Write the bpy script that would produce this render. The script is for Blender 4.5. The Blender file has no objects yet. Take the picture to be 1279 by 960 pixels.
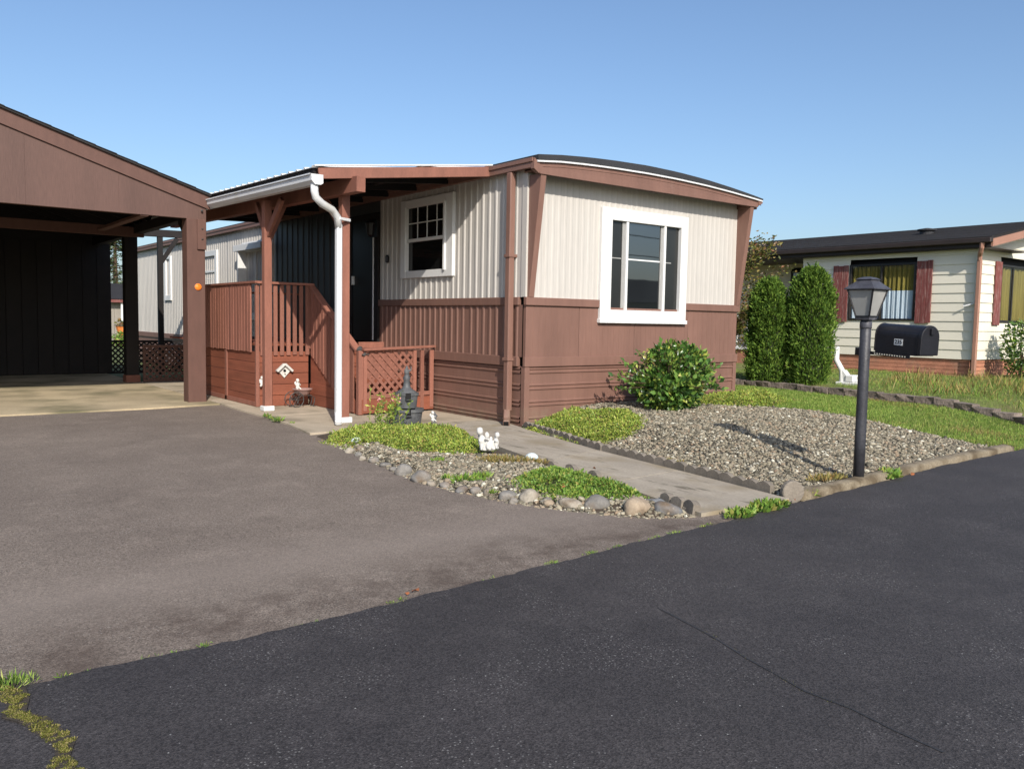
import bpy, bmesh, math, random
import numpy as np
from mathutils import Vector, Matrix

random.seed(7)
RNG = np.random.default_rng(11)
scene = bpy.context.scene
COL = scene.collection

# ------------------------------------------------------------------ camera, sky, sun, exposure
cam_data = bpy.data.cameras.new("camera")
cam = bpy.data.objects.new("camera", cam_data)
COL.objects.link(cam)
scene.camera = cam
cam_data.sensor_width = 36.0
cam_data.lens = 36.0 * 1053.0 / 1279.0
cam_data.clip_start = 0.05
cam_data.clip_end = 3000.0
CX = Vector((0.7949, -0.6065, 0.0178)).normalized()
CB = Vector((-0.6060, -0.7920, 0.0750)).normalized()     # camera back axis
CX = (CX - CB * CX.dot(CB)).normalized()
CU = CB.cross(CX)
M = Matrix(((CX.x, CU.x, CB.x), (CX.y, CU.y, CB.y), (CX.z, CU.z, CB.z))).to_4x4()
M.translation = Vector((0, 0, 1.38))
cam.matrix_world = M

SUN_D = Vector((0.40, 1.0, -0.70)).normalized()          # direction the light travels
sun_data = bpy.data.lights.new("sun", 'SUN')
sun_data.energy = 4.45
sun_data.angle = math.radians(0.53)
sun_data.color = (1.0, 0.93, 0.83)
sun = bpy.data.objects.new("sun", sun_data)
COL.objects.link(sun)
sun.rotation_euler = SUN_D.to_track_quat('-Z', 'Y').to_euler()
sun.location = (-10, -20, 20)

world = bpy.data.worlds.new("World")
scene.world = world
world.use_nodes = True
wn = world.node_tree
bg = wn.nodes["Background"]
sky = wn.nodes.new("ShaderNodeTexSky")
sky.sky_type = 'NISHITA'
sky.sun_disc = False
sky.sun_elevation = math.asin(-SUN_D.z)
sky.sun_rotation = math.atan2(-SUN_D.x, -SUN_D.y)        # azimuth measured from +Y towards +X
sky.air_density = 1.0
sky.dust_density = 1.9
sky.ozone_density = 4.2
wn.links.new(sky.outputs[0], bg.inputs[0])
bg.inputs[1].default_value = 0.135

scene.view_settings.view_transform = 'Standard'
scene.view_settings.look = 'None'
scene.view_settings.exposure = 0.28
scene.view_settings.gamma = 1.0
scene.view_settings.use_curve_mapping = False
scene.cycles.max_bounces = 6
scene.cycles.diffuse_bounces = 2

# ------------------------------------------------------------------ materials
def _n(nt, t, **kw):
    n = nt.nodes.new(t)
    for k, v in kw.items():
        setattr(n, k, v)
    return n

def mat(name, base, rough=0.6, noise=(6.0, 0.12), fine=None, bump=None, stretch=(1, 1, 1), rnd=0.0,
        island=0.0, spec=0.4, metal=0.0, tint=None, ior=None, dirt=None, trans=0.0, wear=None, splash=None):
    """Procedural surface: base colour varied by coarse and fine noise, a per-object tone, wear and relief."""
    m = bpy.data.materials.new(name)
    m.use_nodes = True
    nt = m.node_tree
    p = nt.nodes["Principled BSDF"]
    L = nt.links.new
    p.inputs["Roughness"].default_value = rough
    p.inputs["Metallic"].default_value = metal
    p.inputs["Specular IOR Level"].default_value = spec
    if ior:
        p.inputs["IOR"].default_value = ior
    geo = _n(nt, "ShaderNodeNewGeometry")
    mp = _n(nt, "ShaderNodeVectorMath", operation='MULTIPLY')
    mp.inputs[1].default_value = stretch
    L(geo.outputs["Position"], mp.inputs[0])
    vec = mp.outputs[0]
    col = _n(nt, "ShaderNodeRGB")
    col.outputs[0].default_value = (*base, 1)
    cur = col.outputs[0]

    def mulby(cur, fac_socket, lo, hi):
        r = _n(nt, "ShaderNodeMapRange")
        r.inputs["From Min"].default_value = 0.25
        r.inputs["From Max"].default_value = 0.75
        r.inputs["To Min"].default_value = lo
        r.inputs["To Max"].default_value = hi
        L(fac_socket, r.inputs["Value"])
        h = _n(nt, "ShaderNodeVectorMath", operation='SCALE')
        L(cur, h.inputs[0])
        L(r.outputs[0], h.inputs["Scale"])
        return h.outputs[0]
    for nz in (noise, fine):
        if nz:
            t = _n(nt, "ShaderNodeTexNoise")
            t.inputs["Scale"].default_value = nz[0]
            t.inputs["Detail"].default_value = 5.0
            L(vec, t.inputs["Vector"])
            cur = mulby(cur, t.outputs["Fac"], 1 - nz[1], 1 + nz[1])
    if tint:   # second colour by noise: (colour, scale, lo, hi)
        t = _n(nt, "ShaderNodeTexNoise")
        t.inputs["Scale"].default_value = tint[1]
        t.inputs["Detail"].default_value = 6.0
        L(geo.outputs["Position"], t.inputs["Vector"])
        r = _n(nt, "ShaderNodeMapRange")
        r.inputs["From Min"].default_value = tint[2]
        r.inputs["From Max"].default_value = tint[3]
        L(t.outputs["Fac"], r.inputs["Value"])
        mx = _n(nt, "ShaderNodeMix", data_type='RGBA')
        L(r.outputs[0], mx.inputs[0])
        L(cur, mx.inputs[6])
        mx.inputs[7].default_value = (*tint[0], 1)
        cur = mx.outputs[2]
    if rnd:
        oi = _n(nt, "ShaderNodeObjectInfo")
        r = _n(nt, "ShaderNodeMapRange")
        r.inputs["To Min"].default_value = 1 - rnd
        r.inputs["To Max"].default_value = 1 + rnd
        L(oi.outputs["Random"], r.inputs["Value"])
        h = _n(nt, "ShaderNodeVectorMath", operation='SCALE')
        L(cur, h.inputs[0])
        L(r.outputs[0], h.inputs["Scale"])
        cur = h.outputs[0]
    if island:  # (ramp of colours) per leaf / stone
        cr = _n(nt, "ShaderNodeValToRGB")
        cr.color_ramp.elements.remove(cr.color_ramp.elements[0])
        cr.color_ramp.elements[0].position = island[0][0]
        cr.color_ramp.elements[0].color = (*island[0][1], 1)
        for pos, c in island[1:]:
            e = cr.color_ramp.elements.new(pos)
            e.color = (*c, 1)
        L(geo.outputs["Random Per Island"], cr.inputs[0])
        mu = _n(nt, "ShaderNodeVectorMath", operation='MULTIPLY')
        L(cur, mu.inputs[0])
        L(cr.outputs[0], mu.inputs[1])
        cur = mu.outputs[0]
    if dirt:   # speckles: (scale, threshold, colour)
        t = _n(nt, "ShaderNodeTexVoronoi")
        t.inputs["Scale"].default_value = dirt[0]
        L(geo.outputs["Position"], t.inputs["Vector"])
        r = _n(nt, "ShaderNodeMath", operation='LESS_THAN')
        r.inputs[1].default_value = dirt[1]
        L(t.outputs["Distance"], r.inputs[0])
        mx = _n(nt, "ShaderNodeMix", data_type='RGBA')
        L(r.outputs[0], mx.inputs[0])
        L(cur, mx.inputs[6])
        mx.inputs[7].default_value = (*dirt[2], 1)
        cur = mx.outputs[2]
    if wear:   # scratches with their own shape: (scale, lo, hi, colour)
        t = _n(nt, "ShaderNodeTexNoise")
        t.inputs["Scale"].default_value = wear[0]
        t.inputs["Detail"].default_value = 9.0
        t.inputs["Roughness"].default_value = 0.7
        L(vec, t.inputs["Vector"])
        r = _n(nt, "ShaderNodeMapRange")
        r.inputs["From Min"].default_value = wear[1]
        r.inputs["From Max"].default_value = wear[2]
        L(t.outputs["Fac"], r.inputs["Value"])
        mx = _n(nt, "ShaderNodeMix", data_type='RGBA')
        L(r.outputs[0], mx.inputs[0])
        L(cur, mx.inputs[6])
        mx.inputs[7].default_value = (*wear[3], 1)
        cur = mx.outputs[2]
    if splash:   # dried soil splashed up from the ground: (height, colour)
        sx = _n(nt, "ShaderNodeSeparateXYZ")
        L(geo.outputs["Position"], sx.inputs[0])
        t = _n(nt, "ShaderNodeTexNoise")
        t.inputs["Scale"].default_value = 7.0
        t.inputs["Detail"].default_value = 8.0
        L(geo.outputs["Position"], t.inputs["Vector"])
        r1 = _n(nt, "ShaderNodeMapRange")
        r1.inputs["From Min"].default_value = splash[0]
        r1.inputs["From Max"].default_value = 0.0
        L(sx.outputs[2], r1.inputs["Value"])
        r2 = _n(nt, "ShaderNodeMapRange")
        r2.inputs["From Min"].default_value = 0.38
        r2.inputs["From Max"].default_value = 0.66
        L(t.outputs["Fac"], r2.inputs["Value"])
        mm = _n(nt, "ShaderNodeMath", operation='MULTIPLY')
        L(r1.outputs[0], mm.inputs[0])
        L(r2.outputs[0], mm.inputs[1])
        mx = _n(nt, "ShaderNodeMix", data_type='RGBA')
        L(mm.outputs[0], mx.inputs[0])
        L(cur, mx.inputs[6])
        mx.inputs[7].default_value = (*splash[1], 1)
        cur = mx.outputs[2]
    L(cur, p.inputs["Base Color"])
    if bump:
        t = _n(nt, "ShaderNodeTexNoise")
        t.inputs["Scale"].default_value = bump[0]
        t.inputs["Detail"].default_value = 6.0
        L(vec, t.inputs["Vector"])
        b = _n(nt, "ShaderNodeBump")
        b.inputs["Strength"].default_value = bump[1]
        b.inputs["Distance"].default_value = bump[2] if len(bump) > 2 else 0.01
        L(t.outputs["Fac"], b.inputs["Height"])
        L(b.outputs[0], p.inputs["Normal"])
    if trans:
        tr = _n(nt, "ShaderNodeBsdfTranslucent")
        L(cur, tr.inputs[0])
        ms = _n(nt, "ShaderNodeMixShader")
        ms.inputs[0].default_value = trans
        out = nt.nodes["Material Output"]
        L(p.outputs[0], ms.inputs[1])
        L(tr.outputs[0], ms.inputs[2])
        L(ms.outputs[0], out.inputs[0])
    return m

def asphalt(name, base, patch, stone, spk, rough=0.85, bumpd=0.006, stain=None, seam=None, fleck=0.2):
    m = bpy.data.materials.new(name)
    m.use_nodes = True
    nt = m.node_tree
    L = nt.links.new
    p = nt.nodes["Principled BSDF"]
    p.inputs["Roughness"].default_value = rough
    p.inputs["Specular IOR Level"].default_value = 0.3
    geo = _n(nt, "ShaderNodeNewGeometry")
    pos = geo.outputs["Position"]

    def noise(sc, det=6, rg=0.55):
        t = _n(nt, "ShaderNodeTexNoise")
        t.inputs["Scale"].default_value = sc
        t.inputs["Detail"].default_value = det
        t.inputs["Roughness"].default_value = rg
        L(pos, t.inputs["Vector"])
        return t.outputs["Fac"]

    def ramp(s, a, b, lo=0, hi=1):
        r = _n(nt, "ShaderNodeMapRange")
        r.inputs["From Min"].default_value = a
        r.inputs["From Max"].default_value = b
        r.inputs["To Min"].default_value = lo
        r.inputs["To Max"].default_value = hi
        L(s, r.inputs["Value"])
        return r.outputs[0]

    def mix(f, a, b, blend='MIX'):
        mx = _n(nt, "ShaderNodeMix", data_type='RGBA', blend_type=blend)
        if isinstance(f, float):
            mx.inputs[0].default_value = f
        else:
            L(f, mx.inputs[0])
        for i, s in ((6, a), (7, b)):
            if isinstance(s, tuple):
                mx.inputs[i].default_value = (*s, 1)
            else:
                L(s, mx.inputs[i])
        return mx.outputs[2]
    c = mix(ramp(noise(0.55, 7, 0.6), 0.35, 0.68), base, patch)
    c = mix(ramp(noise(1.9, 8, 0.68), 0.50, 0.70, 0.0, 0.55), c, tuple(q * 1.30 for q in patch))
    c = mix(ramp(noise(1.3, 6, 0.6), 0.56, 0.70, 0.0, 0.45), c, tuple(q * 0.70 for q in base))
    # aggregate: cells of slightly different tone
    v = _n(nt, "ShaderNodeTexVoronoi")
    v.inputs["Scale"].default_value = 150.0
    L(pos, v.inputs["Vector"])
    sep = _n(nt, "ShaderNodeSeparateColor")
    L(v.outputs["Color"], sep.inputs[0])
    g = ramp(sep.outputs[0], 0, 1, 0.55, 1.45)
    sc = _n(nt, "ShaderNodeVectorMath", operation='SCALE')
    L(c, sc.inputs[0])
    L(g, sc.inputs["Scale"])
    c = sc.outputs[0]
    c = mix(ramp(noise(160, 3), 0.3, 0.7, 0.0, 0.30), c, (0.0, 0.0, 0.0))
    # pale stone specks
    v2 = _n(nt, "ShaderNodeTexVoronoi")
    v2.inputs["Scale"].default_value = 55.0
    L(pos, v2.inputs["Vector"])
    lt = _n(nt, "ShaderNodeMath", operation='LESS_THAN')
    lt.inputs[1].default_value = spk
    L(v2.outputs["Distance"], lt.inputs[0])
    mu = _n(nt, "ShaderNodeMath", operation='MULTIPLY')
    L(lt.outputs[0], mu.inputs[0])
    L(ramp(noise(2.2, 3), 0.45, 0.66), mu.inputs[1])
    c = mix(mu.outputs[0], c, stone)
    # sparse pale grit lying loose
    v3 = _n(nt, "ShaderNodeTexVoronoi")
    v3.inputs["Scale"].default_value = 14.0
    L(pos, v3.inputs["Vector"])
    lt3 = _n(nt, "ShaderNodeMath", operation='LESS_THAN')
    lt3.inputs[1].default_value = 0.045
    L(v3.outputs["Distance"], lt3.inputs[0])
    mu3 = _n(nt, "ShaderNodeMath", operation='MULTIPLY')
    L(lt3.outputs[0], mu3.inputs[0])
    mu3.inputs[1].default_value = fleck
    c = mix(mu3.outputs[0], c, (0.5, 0.5, 0.48))
    if stain:   # (colour, y centre, half width): dirt washed along the road edge
        sx = _n(nt, "ShaderNodeSeparateXYZ")
        L(pos, sx.inputs[0])
        a = _n(nt, "ShaderNodeMath", operation='SUBTRACT')
        L(sx.outputs[1], a.inputs[0])
        wob = ramp(noise(1.1, 5), 0.3, 0.7, stain[1] - 0.22, stain[1] + 0.30)
        L(wob, a.inputs[1])
        ab = _n(nt, "ShaderNodeMath", operation='ABSOLUTE')
        L(a.outputs[0], ab.inputs[0])
        f1 = ramp(ab.outputs[0], stain[2], 0.0)
        f2 = _n(nt, "ShaderNodeMath", operation='MULTIPLY')
        L(f1, f2.inputs[0])
        L(ramp(noise(4.0, 8, 0.72), 0.42, 0.62, 0.0, 0.80), f2.inputs[1])
        c = mix(f2.outputs[0], c, stain[0])
        # paler traffic wear further back
        b = _n(nt, "ShaderNodeMath", operation='SUBTRACT')
        L(sx.outputs[1], b.inputs[0])
        b.inputs[1].default_value = stain[1] + 0.75
        bb = _n(nt, "ShaderNodeMath", operation='ABSOLUTE')
        L(b.outputs[0], bb.inputs[0])
        f3 = ramp(bb.outputs[0], 0.65, 0.0, 0.0, 0.40)
        c = mix(f3, c, stain[3])
    L(c, p.inputs["Base Color"])
    bt = _n(nt, "ShaderNodeBump")
    bt.inputs["Strength"].default_value = 0.35
    bt.inputs["Distance"].default_value = bumpd
    ad = _n(nt, "ShaderNodeMath", operation='ADD')
    L(v.outputs["Distance"], ad.inputs[0])
    L(noise(110, 6, 0.7), ad.inputs[1])
    L(ad.outputs[0], bt.inputs["Height"])
    L(bt.outputs[0], p.inputs["Normal"])
    return m

BR = (0.185, 0.100, 0.076)
MT = {}
MT['brown'] = mat("brown_paint", BR, 0.55, (1.2, 0.12), (9, 0.07), bump=(8, 0.20, 0.012), rnd=0.05, stretch=(2.2, 2.2, 0.5), splash=(0.30, (0.20, 0.15, 0.105)), wear=(2.2, 0.62, 0.85, (0.23, 0.145, 0.115)))
MT['brown_wood'] = mat("brown_stained_wood", (0.235, 0.096, 0.066), 0.7, (3.0, 0.16), (40, 0.14), bump=(30, 0.3, 0.004), stretch=(3, 3, 0.6), rnd=0.14)
MT['brown_plank'] = mat("brown_stained_plank", (0.200, 0.062, 0.034), 0.72, (2.5, 0.2), (40, 0.16), bump=(30, 0.35, 0.004), stretch=(0.6, 0.6, 5), rnd=0.12,
                        wear=(3.2, 0.66, 0.80, (0.30, 0.16, 0.10)))
MT['carport'] = mat("carport_brown_paint", (0.108, 0.058, 0.046), 0.6, (0.9, 0.14), (22, 0.10), bump=(26, 0.4, 0.004), stretch=(3.0, 3.0, 0.35), rnd=0.05, wear=(1.6, 0.62, 0.85, (0.15, 0.085, 0.068)))
MT['carport_wood'] = mat("carport_rough_wood", (0.112, 0.056, 0.043), 0.65, (4, 0.12), (60, 0.1), bump=(50, 0.4, 0.003), stretch=(3, 3, 0.8), rnd=0.08)
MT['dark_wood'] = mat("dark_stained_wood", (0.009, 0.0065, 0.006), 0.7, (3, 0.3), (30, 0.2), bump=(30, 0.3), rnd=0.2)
MT['cream'] = mat("cream_metal_siding", (0.475, 0.450, 0.415), 0.5, (1.3, 0.06), (14, 0.05), bump=(5, 0.15, 0.012), stretch=(2.5, 2.5, 0.30), wear=(1.8, 0.62, 0.85, (0.40, 0.335, 0.27)))
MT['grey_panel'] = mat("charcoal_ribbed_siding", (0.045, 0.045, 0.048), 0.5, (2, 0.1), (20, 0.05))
MT['white'] = mat("white_vinyl", (0.66, 0.66, 0.65), 0.4, (2, 0.03), (25, 0.03))
MT['white_metal'] = mat("white_gutter_metal", (0.62, 0.63, 0.64), 0.35, (2, 0.04), (18, 0.04), tint=((0.55, 0.53, 0.47), 3.0, 0.6, 0.85))
MT['roof_dark'] = mat("dark_roofing", (0.028, 0.029, 0.033), 0.8, (2, 0.2), (60, 0.3), bump=(90, 0.6, 0.004))
MT['shingle'] = mat("dark_shingles", (0.022, 0.020, 0.020), 0.85, (4, 0.25), (70, 0.3), bump=(90, 0.7, 0.005), rnd=0.2)
MT['black'] = mat("black_painted_metal", (0.012, 0.012, 0.016), 0.42, (5, 0.25), (50, 0.2), bump=(60, 0.1))
MT['post'] = mat("weathered_black_post", (0.035, 0.036, 0.043), 0.5, (4, 0.3), (40, 0.25), bump=(70, 0.25), wear=(5, 0.62, 0.76, (0.10, 0.10, 0.115)))
MT['lampmetal'] = mat("weathered_lamp_metal", (0.060, 0.060, 0.072), 0.5, (9, 0.3), (50, 0.25), bump=(70, 0.2), wear=(9, 0.60, 0.78, (0.17, 0.17, 0.19)))
MT['door'] = mat("black_storm_door", (0.008, 0.008, 0.009), 0.3, (3, 0.2))
MT['concrete'] = mat("aged_concrete", (0.40, 0.335, 0.25), 0.9, (1.6, 0.16), (45, 0.14), bump=(70, 0.5, 0.004), tint=((0.19, 0.165, 0.115), 1.3, 0.5, 0.75), rnd=0.04)
MT['walk'] = mat("aged_walk_concrete", (0.335, 0.292, 0.232), 0.9, (1.2, 0.18), (30, 0.20), bump=(50, 0.6, 0.005), stretch=(5, 1.1, 3), tint=((0.24, 0.195, 0.125), 1.9, 0.5, 0.75), rnd=0.06,
                 wear=(1.9, 0.575, 0.64, (0.15, 0.13, 0.095)))
MT['slab'] = mat("mossy_concrete", (0.40, 0.325, 0.21), 0.92, (1.0, 0.22), (40, 0.15), bump=(60, 0.5, 0.004), tint=((0.15, 0.135, 0.075), 1.1, 0.45, 0.7))
MT['edging'] = mat("grey_concrete_edging", (0.185, 0.160, 0.130), 0.9, (5, 0.2), (60, 0.2), bump=(70, 0.5, 0.005), rnd=0.12)
MT['block'] = mat("brown_split_block", (0.170, 0.138, 0.115), 0.95, (6, 0.3), (50, 0.25), bump=(25, 0.9, 0.02), rnd=0.22)
MT['curb'] = mat("stained_curb_concrete", (0.235, 0.195, 0.135), 0.95, (5, 0.3), (60, 0.3), bump=(40, 0.9, 0.010), tint=((0.10, 0.075, 0.045), 5.0, 0.42, 0.62))
MT['nb_siding'] = mat("pale_yellow_siding", (0.70, 0.66, 0.55), 0.55, (1.4, 0.04), (30, 0.03), stretch=(0.3, 0.3, 2), rnd=0.02)
MT['nb_trim'] = mat("tan_brown_trim", (0.33, 0.175, 0.125), 0.55, (3, 0.1), (30, 0.06))
MT['nb_dark'] = mat("dark_brown_gutter", (0.030, 0.021, 0.018), 0.5, (3, 0.15), (40, 0.1))
MT['shutter'] = mat("weathered_red_wood", (0.165, 0.045, 0.040), 0.75, (6, 0.25), (40, 0.3), bump=(40, 0.5, 0.004), stretch=(4, 4, 0.5), wear=(9, 0.50, 0.68, (0.30, 0.20, 0.175)))
MT['alu'] = mat("dark_bronze_frame", (0.020, 0.018, 0.016), 0.4, (5, 0.15))
MT['curtain_gold'] = mat("gold_curtain", (0.185, 0.155, 0.032), 0.9, (3, 0.2), (30, 0.1), stretch=(6, 6, 0.6))
MT['curtain_blue'] = mat("pale_blue_curtain", (0.48, 0.58, 0.66), 0.9, (6, 0.25), (30, 0.05), stretch=(6, 6, 0.2))
MT['orange'] = mat("orange_reflector", (0.85, 0.20, 0.02), 0.15, (30, 0.2), (90, 0.2), spec=0.8)
MT['marble'] = mat("white_plaster", (0.52, 0.51, 0.48), 0.6, (9, 0.06), bump=(50, 0.2))
MT['bisque'] = mat("painted_plaster", (0.58, 0.56, 0.52), 0.6, (9, 0.2))
MT['tub'] = mat("dark_grey_resin", (0.075, 0.078, 0.082), 0.55, (6, 0.25), (50, 0.2), bump=(40, 0.2), tint=((0.16, 0.165, 0.16), 5.0, 0.5, 0.72))
MT['iron'] = mat("dark_wrought_iron", (0.05, 0.047, 0.045), 0.6, (9, 0.3))
MT['terracotta'] = mat("dusty_pink_pot", (0.30, 0.185, 0.165), 0.8, (7, 0.2), (40, 0.15))
MT['bark'] = mat("brown_bark", (0.085, 0.055, 0.035), 0.9, (8, 0.3), (40, 0.3), bump=(30, 0.8, 0.01))
MT['soil'] = mat("bed_soil", (0.075, 0.055, 0.038), 0.95, (5, 0.3), (50, 0.35), bump=(40, 0.8, 0.015))
MT['lantern_glass'] = mat("frosted_glass", (0.58, 0.58, 0.56), 0.35, (5, 0.12), trans=0.5)
MT['sill'] = mat("shell", (0.62, 0.72, 0.74), 0.2, (9, 0.15), spec=0.7)
MT['leaf_litter'] = mat("rust_leaf", (0.30, 0.11, 0.05), 0.8, (20, 0.3), island=[(0, (0.6, 0.6, 0.6)), (1, (1.3, 1.2, 1.0))])
MT['text'] = mat("number_plate_black", (0.02, 0.02, 0.02), 0.5, None)
MT['sticker'] = mat("white_sticker", (0.78, 0.78, 0.76), 0.5, (30, 0.03))
MT['under_growth'] = mat("mat_of_old_stems", (0.045, 0.048, 0.018), 0.95, (20, 0.4), bump=(60, 1.0, 0.02))

MT['driveway'] = asphalt("worn_driveway_asphalt", (0.180, 0.146, 0.120), (0.225, 0.185, 0.152), (0.42, 0.38, 0.34), 0.16,
                         stain=((0.075, 0.054, 0.042), 3.72, 0.55, (0.27, 0.225, 0.19)), fleck=0.55)
MT['road'] = asphalt("sealed_road_asphalt", (0.045, 0.041, 0.0415), (0.060, 0.054, 0.0535), (0.17, 0.165, 0.16), 0.20, rough=0.72, fleck=0.55)

def glass(name, base=(0.012, 0.014, 0.016), ior=1.9, rough=0.02):
    m = bpy.data.materials.new(name)
    m.use_nodes = True
    nt = m.node_tree
    p = nt.nodes["Principled BSDF"]
    p.inputs["Roughness"].default_value = rough
    p.inputs["IOR"].default_value = ior
    geo = _n(nt, "ShaderNodeNewGeometry")
    t = _n(nt, "ShaderNodeTexNoise")
    t.inputs["Scale"].default_value = 1.6
    nt.links.new(geo.outputs["Position"], t.inputs["Vector"])
    r = _n(nt, "ShaderNodeMix", data_type='RGBA')
    r.inputs[6].default_value = (*[c * 0.6 for c in base], 1)
    r.inputs[7].default_value = (*[c * 1.4 for c in base], 1)
    nt.links.new(t.outputs["Fac"], r.inputs[0])
    nt.links.new(r.outputs[2], p.inputs["Base Color"])
    b = _n(nt, "ShaderNodeBump")
    b.inputs["Strength"].default_value = 0.02
    b.inputs["Distance"].default_value = 0.02
    nt.links.new(t.outputs["Fac"], b.inputs["Height"])
    nt.links.new(b.outputs[0], p.inputs["Normal"])
    return m
MT['glass'] = glass("picture_pane_glass", (0.010, 0.012, 0.013), 2.7)
MT['screen'] = glass("screened_pane", (0.022, 0.023, 0.022), 1.5, 0.22)
MT['glass_dim'] = glass("shaded_pane_glass", (0.008, 0.008, 0.008), 1.45)
MT['glass_clear'] = bpy.data.materials.new("clear_pane")
MT['glass_clear'].use_nodes = True
_nt = MT['glass_clear'].node_tree
_t = _n(_nt, "ShaderNodeBsdfTransparent")
_g = _n(_nt, "ShaderNodeBsdfGlossy")
_g.inputs["Roughness"].default_value = 0.02
_mx = _n(_nt, "ShaderNodeMixShader")
_mx.inputs[0].default_value = 0.07
_nt.links.new(_t.outputs[0], _mx.inputs[1])
_nt.links.new(_g.outputs[0], _mx.inputs[2])
_nt.links.new(_mx.outputs[0], _nt.nodes["Material Output"].inputs[0])

def leafmat(name, ramp, rough=0.5, spec=0.35, trans=0.22):
    return mat(name, (1, 1, 1), rough, (2.5, 0.18), None, island=ramp, spec=spec, trans=trans)
MT['leaf_lime'] = leafmat("lime_ground_cover", [(0, (0.065, 0.113, 0.020)), (0.25, (0.170, 0.256, 0.041)), (0.55, (0.287, 0.385, 0.058)), (0.78, (0.392, 0.452, 0.080)), (0.90, (0.430, 0.408, 0.109)), (1, (0.313, 0.197, 0.072))])
MT['leaf_green'] = leafmat("green_ground_cover", [(0, (0.067, 0.144, 0.027)), (0.5, (0.164, 0.288, 0.045)), (0.85, (0.267, 0.354, 0.064)), (1, (0.370, 0.320, 0.097))])
MT['leaf_gloss'] = leafmat("glossy_shrub_leaf", [(0, (0.024, 0.062, 0.016)), (0.4, (0.060, 0.140, 0.026)), (0.7, (0.127, 0.242, 0.044)), (0.9, (0.240, 0.344, 0.067)), (1, (0.450, 0.469, 0.090))], 0.30, 0.5)
MT['leaf_cedar'] = leafmat("cedar_foliage", [(0, (0.040, 0.089, 0.016)), (0.5, (0.098, 0.180, 0.026)), (1, (0.188, 0.277, 0.044))], 0.65, 0.2)
MT['leaf_tree'] = leafmat("autumn_tree_leaf", [(0, (0.055, 0.075, 0.020)), (0.5, (0.15, 0.16, 0.035)), (0.75, (0.24, 0.19, 0.05)), (0.92, (0.22, 0.09, 0.04)), (1, (0.45, 0.38, 0.30))])
MT['leaf_fir'] = leafmat("fir_needles", [(0, (0.030, 0.055, 0.025)), (0.6, (0.06, 0.095, 0.035)), (1, (0.13, 0.15, 0.06))])
MT['leaf_dry'] = leafmat("dry_weeds", [(0, (0.120, 0.120, 0.034)), (0.4, (0.240, 0.216, 0.060)), (0.75, (0.396, 0.300, 0.108)), (1, (0.336, 0.180, 0.072))])
MT['grass'] = leafmat("lawn_grass", [(0, (0.089, 0.170, 0.030)), (0.5, (0.186, 0.296, 0.051)), (0.85, (0.297, 0.376, 0.085)), (1, (0.475, 0.483, 0.169))], 0.6, 0.2)
MT['lawn_base'] = mat("lawn_soil_and_thatch", (0.165, 0.19, 0.048), 0.95, (3, 0.3), (60, 0.4), bump=(90, 1.0, 0.02), tint=((0.20, 0.165, 0.06), 1.2, 0.48, 0.72))
MT['ground'] = mat("far_ground_grass", (0.085, 0.105, 0.032), 0.95, (0.3, 0.25), (9, 0.3), bump=(20, 0.8, 0.03))
MT['gravel'] = mat("mixed_pebbles", (1, 1, 1), 0.8, (30, 0.12), None, island=[(0, (0.058, 0.053, 0.038)), (0.22, (0.138, 0.123, 0.089)), (0.5, (0.218, 0.191, 0.137)), (0.72, (0.292, 0.262, 0.191)), (0.86, (0.249, 0.179, 0.117)), (0.95, (0.382, 0.359, 0.280)), (1, (0.594, 0.578, 0.478))])
MT['gravel_bed'] = mat("gravel_dust", (0.10, 0.085, 0.066), 0.95, (20, 0.3), (80, 0.35), bump=(70, 1.0, 0.02))
for nm, c in (('rock_tan', (0.27, 0.215, 0.155)), ('rock_grey', (0.185, 0.175, 0.16)), ('rock_blue', (0.165, 0.17, 0.175)), ('rock_pale', (0.33, 0.295, 0.24))):
    MT[nm] = mat(nm.replace('_', '_stone_'), c, 0.8, (7, 0.22), (50, 0.18), bump=(26, 0.7, 0.012), rnd=0.18, tint=((0.15, 0.11, 0.075), 7.0, 0.50, 0.72), wear=(18, 0.60, 0.75, (0.36, 0.33, 0.28)))

# ------------------------------------------------------------------ mesh helpers
WL = {}     # world position of every object's origin

def link(o, parent=None, wloc=(0, 0, 0)):
    COL.objects.link(o)
    w = Vector(wloc)
    WL[o] = w
    if parent is not None:
        o.parent = parent
        o.location = w - WL[parent]
    else:
        o.location = w
    return o

def tag(o, label=None, cat=None, group=None, kind=None):
    if label: o["label"] = label
    if cat: o["category"] = cat
    if group: o["group"] = group
    if kind: o["kind"] = kind
    return o

def thing(name, loc, label, cat, group=None):
    return tag(link(bpy.data.objects.new(name, None), None, loc), label, cat, group)

def mesh_obj(name, v, f, m, parent=None, wloc=(0, 0, 0), smooth=False, kind=None):
    """v in world coordinates relative to wloc"""
    me = bpy.data.meshes.new(name)
    me.from_pydata([tuple(p) for p in v], [], f)
    me.materials.append(m)
    if smooth:
        me.polygons.foreach_set("use_smooth", [True] * len(me.polygons))
    me.update()
    o = link(bpy.data.objects.new(name, me), parent, wloc)
    if kind: o["kind"] = kind
    return o

_box_cache = {}
def box_mesh(dx, dy, dz, bev, m):
    key = (round(dx, 4), round(dy, 4), round(dz, 4), bev, m.name)
    if key in _box_cache:
        return _box_cache[key]
    bm = bmesh.new()
    bmesh.ops.create_cube(bm, size=1.0)
    for v in bm.verts:
        v.co = Vector((v.co.x * dx, v.co.y * dy, v.co.z * dz))
    if bev:
        bmesh.ops.bevel(bm, geom=bm.edges[:], offset=min(bev, dx * .4, dy * .4, dz * .4), segments=1, affect='EDGES')
    me = bpy.data.meshes.new("piece")
    bm.to_mesh(me)
    bm.free()
    me.materials.append(m)
    _box_cache[key] = me
    return me

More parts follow.
